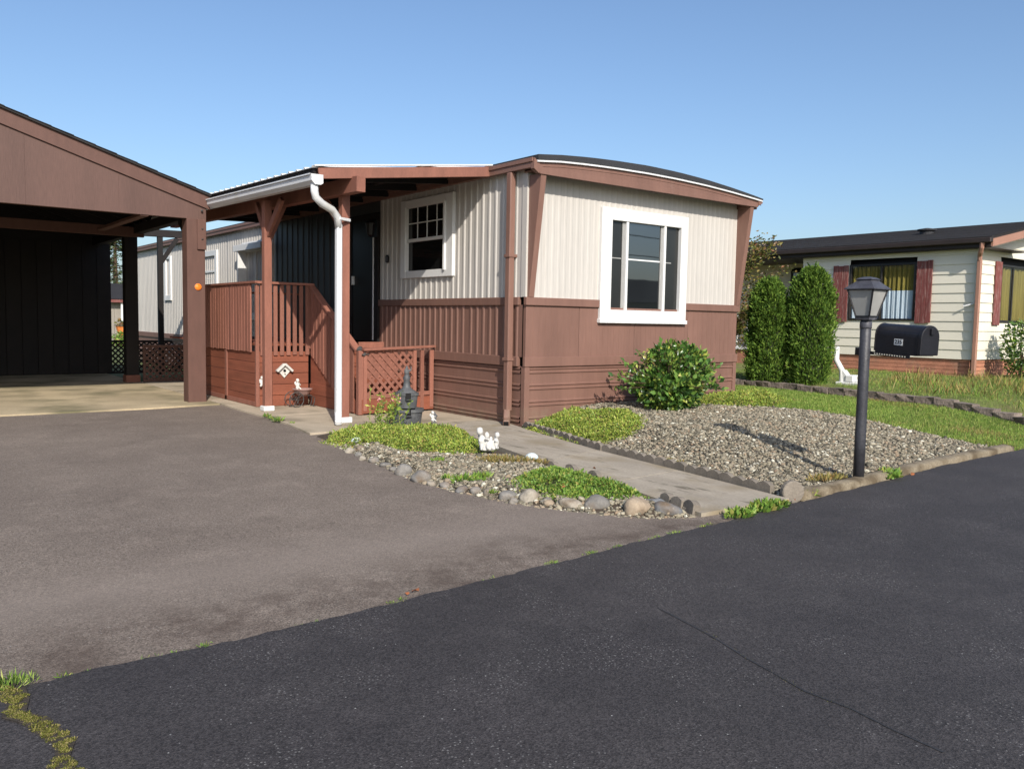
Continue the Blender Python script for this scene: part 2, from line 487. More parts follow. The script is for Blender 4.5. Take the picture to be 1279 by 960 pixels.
def board(name, x0, x1, y0, y1, z0, z1, m, parent=None, bev=0.004, rot=None):
    me = box_mesh(abs(x1 - x0), abs(y1 - y0), abs(z1 - z0), bev, m)
    o = link(bpy.data.objects.new(name, me), parent, ((x0 + x1) / 2, (y0 + y1) / 2, (z0 + z1) / 2))
    if rot: o.rotation_euler = rot
    return o

def beam(name, a, b, w, h, m, parent=None, bev=0.004, up=(0, 0, 1)):
    """a rectangular bar from a to b; w across, h along 'up'"""
    a, b = Vector(a), Vector(b)
    d = b - a
    me = box_mesh(w, h, d.length, bev, m)
    o = link(bpy.data.objects.new(name, me), parent, (a + b) / 2)
    z = d.normalized()
    u = Vector(up)
    x = u.cross(z)
    if x.length < 1e-4:
        x = Vector((1, 0, 0)).cross(z)
    x.normalize()
    y = z.cross(x)
    o.rotation_euler = Matrix(((x.x, y.x, z.x), (x.y, y.y, z.y), (x.z, y.z, z.z))).to_euler()
    return o

def prism(poly, axis, a0, a1):
    """extrude a 2D polygon (list of (p,q)) along axis; returns verts, faces"""
    def P(p, q, a):
        return {'x': (a, p, q), 'y': (p, a, q), 'z': (p, q, a)}[axis]
    n = len(poly)
    v = [P(p, q, a0) for p, q in poly] + [P(p, q, a1) for p, q in poly]
    f = [tuple(range(n))[::-1], tuple(range(n, 2 * n))]
    f += [(i, (i + 1) % n, n + (i + 1) % n, n + i) for i in range(n)]
    return v, f

def fixn(o):
    bm = bmesh.new()
    bm.from_mesh(o.data)
    bmesh.ops.recalc_face_normals(bm, faces=bm.faces)
    bm.to_mesh(o.data)
    bm.free()
    return o

def tube_vf(pts, r, seg=10, cap=True):
    """tube along a polyline; r number or list"""
    pts = [Vector(p) for p in pts]
    rs = r if isinstance(r, (list, tuple)) else [r] * len(pts)
    v, f = [], []
    prev = None
    for i, p in enumerate(pts):
        d = (pts[min(i + 1, len(pts) - 1)] - pts[max(i - 1, 0)]).normalized()
        x = prev - d * prev.dot(d) if prev is not None else (Vector((0, 0, 1)).cross(d) if abs(d.z) < .95 else Vector((1, 0, 0)).cross(d))
        x.normalize()
        prev = x
        y = d.cross(x)
        for k in range(seg):
            a = 2 * math.pi * k / seg
            v.append(p + (x * math.cos(a) + y * math.sin(a)) * rs[i])
    for i in range(len(pts) - 1):
        for k in range(seg):
            k2 = (k + 1) % seg
            f.append((i * seg + k, i * seg + k2, (i + 1) * seg + k2, (i + 1) * seg + k))
    if cap:
        f.append(tuple(range(seg))[::-1])
        f.append(tuple(range((len(pts) - 1) * seg, len(pts) * seg)))
    return v, f

def lathe_vf(prof, seg=24, c=(0, 0, 0)):
    v, f = [], []
    for r, z in prof:
        for k in range(seg):
            a = 2 * math.pi * k / seg
            v.append((c[0] + r * math.cos(a), c[1] + r * math.sin(a), c[2] + z))
    n = len(prof)
    for i in range(n - 1):
        for k in range(seg):
            k2 = (k + 1) % seg
            f.append((i * seg + k, i * seg + k2, (i + 1) * seg + k2, (i + 1) * seg + k))
    f.append(tuple(range(seg))[::-1])
    f.append(tuple(range((n - 1) * seg, n * seg)))
    return v, f

def join(*vfs):
    V, F = [], []
    for v, f in vfs:
        o = len(V)
        V += list(v)
        F += [tuple(i + o for i in q) for q in f]
    return V, F

def box_vf(x0, x1, y0, y1, z0, z1):
    v = [(x0, y0, z0), (x1, y0, z0), (x1, y1, z0), (x0, y1, z0), (x0, y0, z1), (x1, y0, z1), (x1, y1, z1), (x0, y1, z1)]
    return v, [(3, 2, 1, 0), (4, 5, 6, 7), (0, 1, 5, 4), (1, 2, 6, 5), (2, 3, 7, 6), (3, 0, 4, 7)]

def corr(name, o0, u, up, n, length, prof, period, h0, h1, m, parent, h1b=None):
    """ribbed sheet: runs 'length' along u from o0, profile (du, dn) repeated each period, from height h0 to h1 (h1b at far end)"""
    o0, u, up, n = Vector(o0), Vector(u), Vector(up), Vector(n)
    pts = []
    k = 0
    while k * period < length:
        for du, dn in prof:
            s = k * period + du
            if s <= length:
                pts.append((s, dn))
        k += 1
    pts.append((length, pts[-1][1]))
    v = []
    for s, dn in pts:
        top = h1 if h1b is None else h1 + (h1b - h1) * s / length
        v.append(o0 + u * s + n * dn + up * h0)
        v.append(o0 + u * s + n * dn + up * top)
    f = [(2 * i, 2 * i + 2, 2 * i + 3, 2 * i + 1) for i in range(len(pts) - 1)]
    return mesh_obj(name, v, f, m, parent)

def np_mesh(name, verts, tris, m, parent=None, nv=3, smooth=False, wloc=(0, 0, 0)):
    """fast mesh from numpy arrays: verts (N,3), tris (M,nv)"""
    me = bpy.data.meshes.new(name)
    nf = len(tris)
    me.vertices.add(len(verts))
    me.vertices.foreach_set("co", np.ascontiguousarray(verts, dtype=np.float32).ravel())
    me.loops.add(nf * nv)
    me.loops.foreach_set("vertex_index", np.ascontiguousarray(tris, dtype=np.int32).ravel())
    me.polygons.add(nf)
    me.polygons.foreach_set("loop_start", np.arange(nf, dtype=np.int32) * nv)
    me.polygons.foreach_set("loop_total", np.full(nf, nv, dtype=np.int32))
    if smooth:
        me.polygons.foreach_set("use_smooth", np.ones(nf, dtype=bool))
    me.update(calc_edges=True)
    me.validate()
    me.materials.append(m)
    return link(bpy.data.objects.new(name, me), parent, wloc)

def unit(a):
    return a / np.maximum(np.linalg.norm(a, axis=1, keepdims=True), 1e-9)

def leaves(name, P, D, size, m, parent=None, width=0.5, jitter=0.5, fold=0.15):
    """leaf blades at P (N,3) growing along D (N,3); each a folded four-point blade"""
    n = len(P)
    D = unit(D + RNG.normal(0, jitter, (n, 3)))
    S = unit(np.cross(D, RNG.normal(0, 1, (n, 3))))
    Nn = np.cross(S, D)
    sz = (size * RNG.uniform(0.6, 1.35, n))[:, None] if np.isscalar(size) else np.asarray(size)[:, None]
    b = P
    t = P + D * sz
    mid = P + D * sz * 0.5
    l = mid + S * sz * width * 0.5 + Nn * sz * fold
    r = mid - S * sz * width * 0.5 + Nn * sz * fold
    V = np.stack([b, l, t, r], 1).reshape(-1, 3)
    i = np.arange(n) * 4
    T = np.concatenate([np.stack([i, i + 1, i + 2], 1), np.stack([i, i + 2, i + 3], 1)])
    o = np_mesh(name, V, T, m, parent)
    return o

def in_poly(x, y, poly):
    x = np.asarray(x); y = np.asarray(y)
    c = np.zeros(x.shape, bool)
    n = len(poly)
    for i in range(n):
        x0, y0 = poly[i]
        x1, y1 = poly[(i + 1) % n]
        cond = ((y0 > y) != (y1 > y)) & (x < (x1 - x0) * (y - y0) / (y1 - y0 + 1e-12) + x0)
        c ^= cond
    return c

def scatter(poly, n):
    xs = [p[0] for p in poly]; ys = [p[1] for p in poly]
    x = RNG.uniform(min(xs), max(xs), n * 4)
    y = RNG.uniform(min(ys), max(ys), n * 4)
    k = in_poly(x, y, poly)
    return x[k][:n], y[k][:n]

_ICO = None
def ico():
    global _ICO
    if _ICO is None:
        bm = bmesh.new()
        bmesh.ops.create_icosphere(bm, subdivisions=1, radius=1.0)
        _ICO = (np.array([v.co[:] for v in bm.verts]), np.array([[v.index for v in f.verts] for f in bm.faces]))
        bm.free()
    return _ICO

def stones(name, P, size, m, parent=None, flat=0.6):
    """many small pebbles as one mesh"""
    V0, T0 = ico()
    n = len(P)
    s = size * RNG.lognormal(0, 0.32, n)
    sc = np.stack([s * RNG.uniform(.8, 1.3, n), s * RNG.uniform(.7, 1.1, n), s * flat * RNG.uniform(.7, 1.3, n)], 1)
    a = RNG.uniform(0, 2 * np.pi, n)
    b = RNG.normal(0, 0.45, n)
    ca, sa, cb, sb = np.cos(a), np.sin(a), np.cos(b), np.sin(b)
    V = V0[None] * (1 + RNG.normal(0, 0.13, (n, len(V0), 1))) * sc[:, None, :]
    x, y, z = V[..., 0], V[..., 1], V[..., 2]
    x, z = x * cb[:, None] + z * sb[:, None], -x * sb[:, None] + z * cb[:, None]
    x, y = x * ca[:, None] - y * sa[:, None], x * sa[:, None] + y * ca[:, None]
    V = np.stack([x, y, z], -1) + P[:, None, :]
    T = (T0[None] + (np.arange(n) * len(V0))[:, None, None]).reshape(-1, 3)
    return np_mesh(name, V.reshape(-1, 3), T, m, parent)

def vnoise(x, y, s, seed=0):
    """cheap smooth noise"""
    x = np.asarray(x) * s; y = np.asarray(y) * s
    return (np.sin(x * 1.3 + seed) * np.cos(y * 1.7 - seed * 2.1) + 0.6 * np.sin(x * 2.9 - y * 2.1 + seed * 3.3) + 0.4 * np.cos(x * 5.3 + y * 4.7 + seed)) / 2.0

def grid_sheet(name, poly, hfun, step, m, kind='structure', parent=None):
    """terrain sheet over a polygon, heights from hfun; edges follow the polygon by clipping a fine grid with bmesh"""
    xs = [p[0] for p in poly]; ys = [p[1] for p in poly]
    bm = bmesh.new()
    vs = [bm.verts.new((p[0], p[1], 0)) for p in poly]
    bm.faces.new(vs)
    x = min(xs) + step
    while x < max(xs):
        bmesh.ops.bisect_plane(bm, geom=bm.verts[:] + bm.edges[:] + bm.faces[:], plane_co=(x, 0, 0), plane_no=(1, 0, 0))
        x += step
    y = min(ys) + step
    while y < max(ys):
        bmesh.ops.bisect_plane(bm, geom=bm.verts[:] + bm.edges[:] + bm.faces[:], plane_co=(0, y, 0), plane_no=(0, 1, 0))
        y += step
    for v in bm.verts:
        v.co.z = float(hfun(v.co.x, v.co.y))
    bmesh.ops.recalc_face_normals(bm, faces=bm.faces)
    up = sum(f.normal.z * f.calc_area() for f in bm.faces)
    if up < 0:
        bmesh.ops.reverse_faces(bm, faces=bm.faces)
    me = bpy.data.meshes.new(name)
    bm.to_mesh(me)
    bm.free()
    me.materials.append(m)
    me.polygons.foreach_set("use_smooth", [True] * len(me.polygons))
    o = link(bpy.data.objects.new(name, me), parent)
    if kind: o["kind"] = kind
    return o

def slab_poly(name, poly, z0, z1, m, parent=None, kind=None, bev=0.003):
    v, f = prism(poly, 'z', z0, z1)
    o = fixn(mesh_obj(name, v, f, m, parent))
    if bev:
        bm = bmesh.new()
        bm.from_mesh(o.data)
        top = [e for e in bm.edges if all(abs(q.co.z - z1) < 1e-5 for q in e.verts)]
        bmesh.ops.bevel(bm, geom=top, offset=bev, segments=1, affect='EDGES')
        bm.to_mesh(o.data)
        bm.free()
    if kind: o["kind"] = kind
    return o

# ------------------------------------------------------------------ ground, road, paving
def sm(t):
    t = np.clip(t, 0, 1)
    return t * t * (3 - 2 * t)

def hl(x, y):
    """raised plot to the right of the walk: gravel and lawn"""
    xw = np.interp(y, [3.86, 5.2, 6.5, 7.75, 8.85], [5.74, 5.96, 6.16, 6.44, 6.74])
    return 0.022 + (0.20 * sm((y - 3.9) / 2.4) + 0.03 * sm((y - 6) / 3)) * sm((x - xw + .06) / 1.5)

def inset_dist(x, y, poly):
    """distance of points to the polygon boundary"""
    x = np.asarray(x, float); y = np.asarray(y, float)
    d = np.full(x.shape, 1e9)
    n = len(poly)
    for i in range(n):
        ax, ay = poly[i]; bx, by = poly[(i + 1) % n]
        L2 = (bx - ax) ** 2 + (by - ay) ** 2 + 1e-12
        t = np.clip(((x - ax) * (bx - ax) + (y - ay) * (by - ay)) / L2, 0, 1)
        d = np.minimum(d, np.hypot(x - ax - t * (bx - ax), y - ay - t * (by - ay)))
    return d

def hb(x, y):
    """flower bed between walk and driveway"""
    x = np.asarray(x, float); y = np.asarray(y, float)
    e = sm(inset_dist(x, y, BED) / 0.22)
    return -0.012 + e * (0.062 + 0.03 * vnoise(x, y, 2.0, 1.3))

g = mesh_obj("ground", [(-400, -400, -0.08), (400, -400, -0.08), (400, 400, -0.08), (-400, 400, -0.08)], [(0, 1, 2, 3)], MT['ground'])
tag(g, kind='structure')

EDGE = [(-60, 3.36), (-3, 3.42), (0.3, 3.47), (1.6, 3.48), (2.75, 3.56), (3.83, 3.65), (4.8, 3.70), (5.9, 3.80), (7.3, 3.90), (8.5, 4.02), (10.5, 4.08), (14, 4.1), (60, 4.0)]
def edge_y(x):
    return float(np.interp(x, [p[0] for p in EDGE], [p[1] for p in EDGE]))
xs = [-60, -20, -8] + list(np.arange(-3, 14, 0.05)) + [20, 60]
rng_edge = [edge_y(x) + 0.016 * float(vnoise(x, 0, 3.1, 2)) + (random.uniform(-0.010, 0.010) if -3 <= x < 14 else 0) for x in xs]
CRK = [(0.30, 3.60), (0.36, 3.45), (0.385, 3.33), (0.355, 3.22), (0.41, 3.13), (0.435, 3.02), (0.46, 2.90), (0.425, 2.78), (0.46, 2.64), (0.44, 2.45)]
n = len(xs)
v = [(x, -3.0, 0.012) for x in xs] + [(x, y, 0.012) for x, y in zip(xs, rng_edge)] + [(x, y + 0.012, -0.004) for x, y in zip(xs, rng_edge)]
f = []
for i in range(n - 1):
    f.append((i, i + 1, n + i + 1, n + i))
    f.append((n + i, n + i + 1, 2 * n + i + 1, 2 * n + i))
tag(mesh_obj("road", v, f, MT['road']), kind='structure')

o = mesh_obj("driveway", [(-7, 3.1, 0), (4.9, 3.1, 0), (5.2, 4.2, 0), (4.6, 9.2, 0), (4.6, 13.3, 0), (-7, 13.3, 0)], [(0, 1, 2, 3, 4, 5)], MT['driveway'])
tag(o, kind='structure')

o = slab_poly("carport_slab", [(-2.3, 12.93), (1.3, 12.90), (3.27, 12.93), (4.32, 13.10), (4.32, 21.3), (-2.3, 21.3)], -0.05, 0.022, MT['slab'], kind='structure')

# porch paving: three poured pads with joints
pv = tag(link(bpy.data.objects.new("porch_paving", None), None, (5.3, 10.5, 0)), kind='structure')
slab_poly("slab", [(4.335, 13.12), (4.29, 12.2), (4.27, 11.15), (6.72, 11.15), (6.72, 18.0), (4.335, 18.0)], -0.05, 0.026, MT['concrete'], pv)
slab_poly("slab", [(4.27, 11.142), (4.25, 10.3), (4.10, 9.25), (5.45, 9.42), (6.72, 9.30), (6.72, 11.142)], -0.05, 0.024, MT['concrete'], pv)

# front walk: slabs between joints
WR = [(6.70, 9.29), (6.72, 8.85), (6.42, 7.75), (6.14, 6.5), (5.94, 5.2), (5.72, 3.86)]
WLft = [(5.62, 9.40), (5.72, 8.6), (5.42, 7.45), (5.14, 6.2), (4.97, 5.1), (4.72, 3.90)]
wk = tag(link(bpy.data.objects.new("front_walk", None), None, (5.6, 6.5, 0)), kind='structure')
for i in range(5):
    a, b, c, d = WLft[i], WR[i], WR[i + 1], WLft[i + 1]
    g_ = 0.006
    slab_poly("slab", [(a[0], a[1] - g_), (d[0], d[1] + g_), (c[0], c[1] + g_), (b[0], b[1] - g_)], -0.05, 0.030, MT['walk'], wk, bev=0)

BED = [(4.08, 9.2), (3.93, 8.0), (3.80, 7.06), (3.67, 6.11), (3.72, 5.56), (3.81, 5.15), (3.94, 4.73), (4.12, 4.4), (4.31, 4.12), (4.55, 3.93), (4.70, 3.93),
       (4.95, 5.1), (5.12, 6.2), (5.40, 7.45), (5.70, 8.6), (5.60, 9.38), (4.9, 9.32)]
grid_sheet("flower_bed", BED, lambda x, y: hb(x, y) if 1 else 0, 0.12, MT['soil'])

GRAVEL = [(6.72, 8.55), (6.46, 7.75), (6.18, 6.5), (5.98, 5.2), (5.78, 3.95), (6.6, 3.98), (7.3, 4.02), (8.5, 4.13), (10.2, 4.18), (10.1, 5.5), (10.25, 6.8), (9.9, 7.4), (10.6, 8.55)]
grid_sheet("gravel_base", GRAVEL, hl, 0.2, MT['gravel_bed'])

LAWN = [(10.2, 4.18), (10.36, 4.02), (14.0, 4.02), (40, 3.96), (40, 60), (11.0, 60), (11.0, 8.5), (10.6, 8.55), (9.9, 7.4), (10.25, 6.8), (10.1, 5.5)]
def hlawn(x, y):
    return hl(x, y) - 0.004 - 0.035 * (1 - float(sm((y - 4.02) / .25))) + 0.012 * float(vnoise(x, y, 1.2, 4)) * float(sm((y - 4.2) / 1)) + 0.10 * float(sm((x - 12.8) / 0.6)) * float(sm((y - 4.2) / 1.0))
grid_sheet("lawn", LAWN, hlawn, 0.9, MT['lawn_base'])

# ------------------------------------------------------------------ mobile home
HX0, HX1, HY0, HY1 = 6.735, 11.02, 8.55, 28.6
home = thing("mobile_home", (6.735, 8.55, 0), "long brown and cream mobile home with low bowed roof and white picture window", "mobile home")
board("wall_core", HX0 + .06, HX1 - .06, HY0 + .06, HY1 - .06, 0.02, 3.28, MT['dark_wood'], home, 0)

RIB = [(0, 0.0), (0.050, 0.0), (0.066, 0.013), (0.098, 0.013), (0.114, 0.0)]          # side: period .15
RIBF = [(0, 0.0), (0.035, 0.0), (0.048, 0.0045), (0.075, 0.0045), (0.088, 0.0)]         # front: period .105
def side_sheet(y0, y1, z0, z1, m, x=HX0, per=0.15, prof=RIB, name="siding_sheet"):
    # runs in -Y so that the outward normal is -X
    return corr(name, (x, y1, 0), (0, -1, 0), (0, 0, 1), (-1, 0, 0), y1 - y0, prof, per, z0, z1, m, home)
# side wall sheets, split at the window and the door
side_sheet(8.60, 9.30, 1.69, 3.36, MT['cream'])
side_sheet(9.30, 10.20, 1.69, 3.36, MT['cream'])
side_sheet(10.20, 11.68, 1.69, 2.02, MT['cream'])
side_sheet(10.20, 11.68, 3.19, 3.36, MT['cream'])
side_sheet(11.68, 12.42, 1.69, 3.36, MT['cream'])
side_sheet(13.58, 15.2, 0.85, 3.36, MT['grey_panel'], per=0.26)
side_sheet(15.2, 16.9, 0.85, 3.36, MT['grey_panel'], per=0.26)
for a, b in ((16.9, 19.8), (19.8, 22.7), (22.7, 25.6), (25.6, 28.55)):
    side_sheet(a, b, 0.85, 3.30, MT['cream'])
# lower brown sheets, 8.6..12.42
for a, b in ((8.60, 9.85), (9.85, 11.1), (11.1, 12.42)):
    side_sheet(a, b, 0.915, 1.59, MT['brown'], HX0 - 0.004)
# trim bands
board("trim_band", HX0 - 0.035, HX0 + .02, 8.66, 12.42, 1.585, 1.69, MT['brown'], home, 0.006)
board("trim_band", HX0 - 0.040, HX0 + .02, 8.66, 12.42, 0.79, 0.918, MT['brown'], home, 0.006)
board("trim_band", HX0 - 0.035, HX0 + .02, 16.9, 28.5, 0.72, 0.86, MT['brown'], home, 0.006)
# skirting with horizontal ribs
def skirt_profile(z0, z1, per=0.215):
    pts = [(0.0, z0)]
    z = z0 + 0.05
    while z + 0.10 < z1:
        pts += [(0.0, z), (0.014, z + 0.012), (0.014, z + 0.030), (0.0, z + 0.040), (0.0, z + 0.050), (0.014, z + 0.062), (0.014, z + 0.078), (0.0, z + 0.09)]
        z += per
    pts.append((0.0, z1))
    return pts
def skirt(axis, a0, a1, pos, z0, z1, parent, name="skirting_sheet"):
    pr = skirt_profile(z0, z1)
    v = []
    for d, z in pr:
        if axis == 'y':
            v += [(pos - d, a0, z), (pos - d, a1, z)]
        else:
            v += [(a1, pos - d, z), (a0, pos - d, z)]
    f = [(2 * i, 2 * i + 2, 2 * i + 3, 2 * i + 1) for i in range(len(pr) - 1)]
    return fixn(mesh_obj(name, v, f, MT['brown'], parent))
skirt('y', 8.62, 10.1, HX0, 0.0, 0.80, home)
skirt('y', 10.1, 12.6, HX0, 0.0, 0.80, home)
skirt('y', 16.9, 28.5, HX0, 0.0, 0.74, home)
skirt('x', 6.81, 8.55, HY0, 0.0, 0.80, home)
skirt('x', 8.55, 9.9, HY0, 0.0, 0.80, home)
skirt('x', 9.9, 10.96, HY0, 0.0, 0.80, home)
board("corner_post", HX0 - .005, HX0 + .075, HY0 - .022, HY0 + .06, 0.0, 0.792, MT['brown'], home)
board("corner_post", HX1 - .06, HX1 + .015, HY0 - .022, HY0 + .06, 0.05, 0.792, MT['brown'], home)
# front: cream ribbed sheets around the window, brown panels below
def front_sheet(x0, x1, z0, z1, m, name="siding_sheet"):
    return corr(name, (x0, HY0, 0), (1, 0, 0), (0, 0, 1), (0, -1, 0), x1 - x0, RIBF, 0.105, z0, z1, m, home)
front_sheet(6.80, 8.03, 1.69, 3.30, MT['cream'])
front_sheet(9.74, 10.98, 1.69, 3.30, MT['cream'])
front_sheet(8.03, 9.74, 2.93, 3.30, MT['cream'])
for i, (a, b) in enumerate(((6.74, 7.66), (7.66, 8.72), (8.72, 9.86), (9.86, 11.02))):
    top = 1.59
    board("lower_panel", a + .003, b - .003, HY0 - .012, HY0 + .05, 0.915, top, MT['brown'], home, 0.004)
    k = a + 0.12
    grooves = []
    while k < b - 0.05:
        grooves.append(box_vf(k, k + 0.006, HY0 - .0135, HY0 - .011, 0.925, 1.585))
        k += 0.105
    vv, ff = join(*grooves)
    mesh_obj("panel_rib", vv, ff, MT['brown'], home)
board("trim_band", 6.72, 8.0, HY0 - .045, HY0 + .02, 1.585, 1.69, MT['brown'], home, 0.006)
board("trim_band", 9.745, 11.05, HY0 - .045, HY0 + .02, 1.585, 1.69, MT['brown'], home, 0.006)
board("trim_band", 6.72, 11.045, HY0 - .035, HY0 + .02, 0.79, 0.918, MT['brown'], home, 0.006)
board("corner_trim", HX0 - .012, HX0 + .065, 8.535, 8.62, 1.69, 3.28, MT['cream'], home)
# wing walls under the front overhang
YF = 8.28
for xa, xb in ((6.75, 6.835), (10.945, 11.03)):
    v, f = prism([(HY0 + .03, 1.69), (HY0 - .05, 1.69), (YF + .015, 3.225), (HY0 + .03, 3.225)], 'x', xa, xb)
    fixn(mesh_obj("wing_wall", v, f, MT['brown'], home))
# front fascia with bowed top, in a lower board and an upper infill
ARC = [(6.66, 3.355), (7.05, 3.392), (7.5, 3.413), (7.95, 3.425), (8.6, 3.432), (9.2, 3.425), (9.82, 3.405), (10.4, 3.372), (10.9, 3.335), (11.19, 3.31)]
ARC2 = [(6.66, 3.440), (7.05, 3.480), (7.5, 3.510), (7.95, 3.528), (8.6, 3.540), (9.2, 3.526), (9.82, 3.492), (10.4, 3.440), (10.9, 3.385), (11.19, 3.348)]
def arcz(arc, x):
    return float(np.interp(x, [p[0] for p in arc], [p[1] for p in arc]))
FX = list(np.linspace(6.66, 11.19, 25))
v, f = prism([(6.72, 3.215), (11.10, 3.215), (11.16, 3.285), (6.70, 3.30)], 'y', YF, YF + .04)
fixn(mesh_obj("fascia_board", v, f, MT['brown'], home))
v, f = prism([(x, 3.288 if x > 8 else 3.302) for x in (6.70, 11.16)] + [(x, arcz(ARC, x) - 0.005) for x in FX[::-1]], 'y', YF + .010, YF + .05)
fixn(mesh_obj("fascia_infill", v, f, MT['brown'], home))
# shadow groove line on the infill
v, f = prism([(x, arcz(ARC, x) - 0.060) for x in FX] + [(x, arcz(ARC, x) - 0.050) for x in FX[::-1]], 'y', YF + .004, YF + .02)
fixn(mesh_obj("fascia_bead", v, f, MT['brown'], home))
# bright metal edge strip
v, f = prism([(x, arcz(ARC, x) - 0.006) for x in FX] + [(x, arcz(ARC, x) + 0.022) for x in FX[::-1]], 'y', YF - .022, YF + .03)
fixn(mesh_obj("metal_edge_strip", v, f, MT['white_metal'], home))
# bowed roof
v, f = [], []
ys = [YF - .030, HY1 + .2]
for yy in ys:
    v += [(x, yy, arcz(ARC, x) + 0.020) for x in FX] + [(x, yy, arcz(ARC2, x)) for x in FX]
k = len(FX)
for i in range(k - 1):
    f.append((k + i, k + i + 1, 3 * k + i + 1, 3 * k + i))       # top
    f.append((i, 2 * k + i, 2 * k + i + 1, i + 1))               # bottom
    f.append((i, i + 1, k + i + 1, k + i))                       # front edge
    f.append((2 * k + i, 3 * k + i, 3 * k + i + 1, 2 * k + i + 1))
f.append((0, k, 3 * k, 2 * k)); f.append((k - 1, 3 * k - 1, 4 * k - 1, 2 * k - 1))
fixn(mesh_obj("roof", v, f, MT['roof_dark'], home))
board("soffit", 6.70, 11.12, YF + .04, HY0 + .03, 3.26, 3.275, MT['brown'], home, 0)
board("eave_block", 10.93, 11.15, YF + .05, HY0 + .08, 3.19, 3.305, MT['brown'], home)
# side eaves
for xa, xb in ((6.62, 6.66), (11.15, 11.19)):
    board("eave_fascia", xa, xb, YF + .02, HY1, 3.285, 3.40 if xa < 8 else 3.33, MT['brown'], home)
board("eave_lip", 6.605, 6.622, YF + .02, HY1, 3.355, 3.405, MT['brown'], home)
board("eave_soffit", 6.655, 6.80, YF + .05, HY1, 3.30, 3.312, MT['brown'], home, 0)
v, f = prism([(6.615, 3.27), (6.70, 3.215), (6.75, 3.30), (6.62, 3.40)], 'y', YF - .004, YF + .06)
fixn(mesh_obj("eave_return", v, f, MT['brown'], home))
v, f = prism([(11.10, 3.24), (11.20, 3.28), (11.20, 3.345), (11.10, 3.33)], 'y', YF - .012, YF + .05)
fixn(mesh_obj("eave_return", v, f, MT['brown'], home))

def window(parent, plane, axis, a0, a1, z0, z1, casing, g0, g1, gz0, gz1, divs, panes, out=-1, name="window", mats=None, grid=None, mid=None, fm=None):
    """window on a wall. axis 'x': wall faces -Y at y=plane; axis 'y': wall faces -X at x=plane. a = along wall"""
    fm = fm or MT['white']
    c = {'x': ((a0 + a1) / 2, plane, z0), 'y': (plane, (a0 + a1) / 2, z0)}[axis]
    w = link(bpy.data.objects.new(name, None), parent, c)
    def bd(nm, b0, b1, q0, q1, d0, d1, m, bev=0.004):
        if axis == 'x':
            return board(nm, b0, b1, plane + out * d1, plane + out * d0, q0, q1, m, w, bev)
        return board(nm, plane + out * d1, plane + out * d0, b0, b1, q0, q1, m, w, bev)
    cs = casing
    bd("casing", a0, g0 - .001, z0, z1, -0.02, cs, fm)
    bd("casing", g1 + .001, a1, z0, z1, -0.02, cs, fm)
    bd("casing", g0, g1, gz1, z1, -0.02, cs - .002, fm)
    bd("casing", g0, g1, z0, gz0, -0.02, cs - .002, fm)
    edges = [g0] + list(divs) + [g1]
    for d in divs:
        bd("mullion", d - .022, d + .022, gz0, gz1, -0.02, cs - .012, fm)
    for i in range(len(edges) - 1):
        l = edges[i] + (0.022 if i else 0)
        r = edges[i + 1] - (0.022 if i < len(edges) - 2 else 0)
        if mid:
            bd("pane", l, r, gz0, mid, -0.03, -0.008, panes[0], 0)
            bd("pane", l, r, mid, gz1, -0.03, -0.004, panes[1], 0)
            bd("meeting_rail", l, r, mid - .025, mid + .025, -0.01, 0.028, fm)
        else:
            bd("pane", l, r, gz0, gz1, -0.03, -0.006, panes[i], 0)
    if grid:
        nx, nz, b, t = grid
        for i in range(1, nx):
            q = g0 + (g1 - g0) * i / nx
            bd("muntin", q - .008, q + .008, b, t, -0.004, 0.004, fm, 0)
        for i in range(1, nz):
            q = b + (t - b) * i / nz
            bd("muntin", g0, g1, q - .008, q + .008, -0.0045, 0.0045, fm, 0)
    return w, bd

# front picture window
w, bd = window(home, HY0, 'x', 8.00, 9.755, 1.405, 2.955, 0.055, 8.20, 9.605, 1.56, 2.79, [8.505, 9.275], [MT['screen'], MT['glass'], MT['screen']], name="picture_window")
bd("sill", 7.985, 9.77, 1.375, 1.43, -0.02, 0.075, MT['white'])
bd("sash_stile", 8.435, 8.475, 1.56, 2.79, -0.006, 0.010, MT['lantern_glass'])
bd("sash_stile", 9.215, 9.245, 1.56, 2.79, -0.006, 0.010, MT['lantern_glass'])
bd("cross_bar", 8.53, 9.205, 2.265, 2.285, -0.004, 0.006, MT['white'], 0)
bd("cross_bar", 8.20, 8.425, 2.272, 2.286, -0.004, 0.004, MT['lantern_glass'], 0)
bd("cross_bar", 9.30, 9.45, 2.262, 2.276, -0.004, 0.004, MT['lantern_glass'], 0)
# porch window with divided upper sash
w, bd = window(home, HX0, 'y', 10.20, 11.68, 2.01, 3.20, 0.05, 10.42, 11.52, 2.12, 3.08, [], [MT['glass_dim'], MT['glass_dim']], name="sash_window", mid=2.585, grid=(4, 2, 2.61, 3.08))
bd("inner_frame", 10.375, 10.42, 2.10, 3.10, -.01, 0.075, MT['white'])
bd("inner_frame", 11.52, 11.555, 2.10, 3.10, -.01, 0.062, MT['white'])
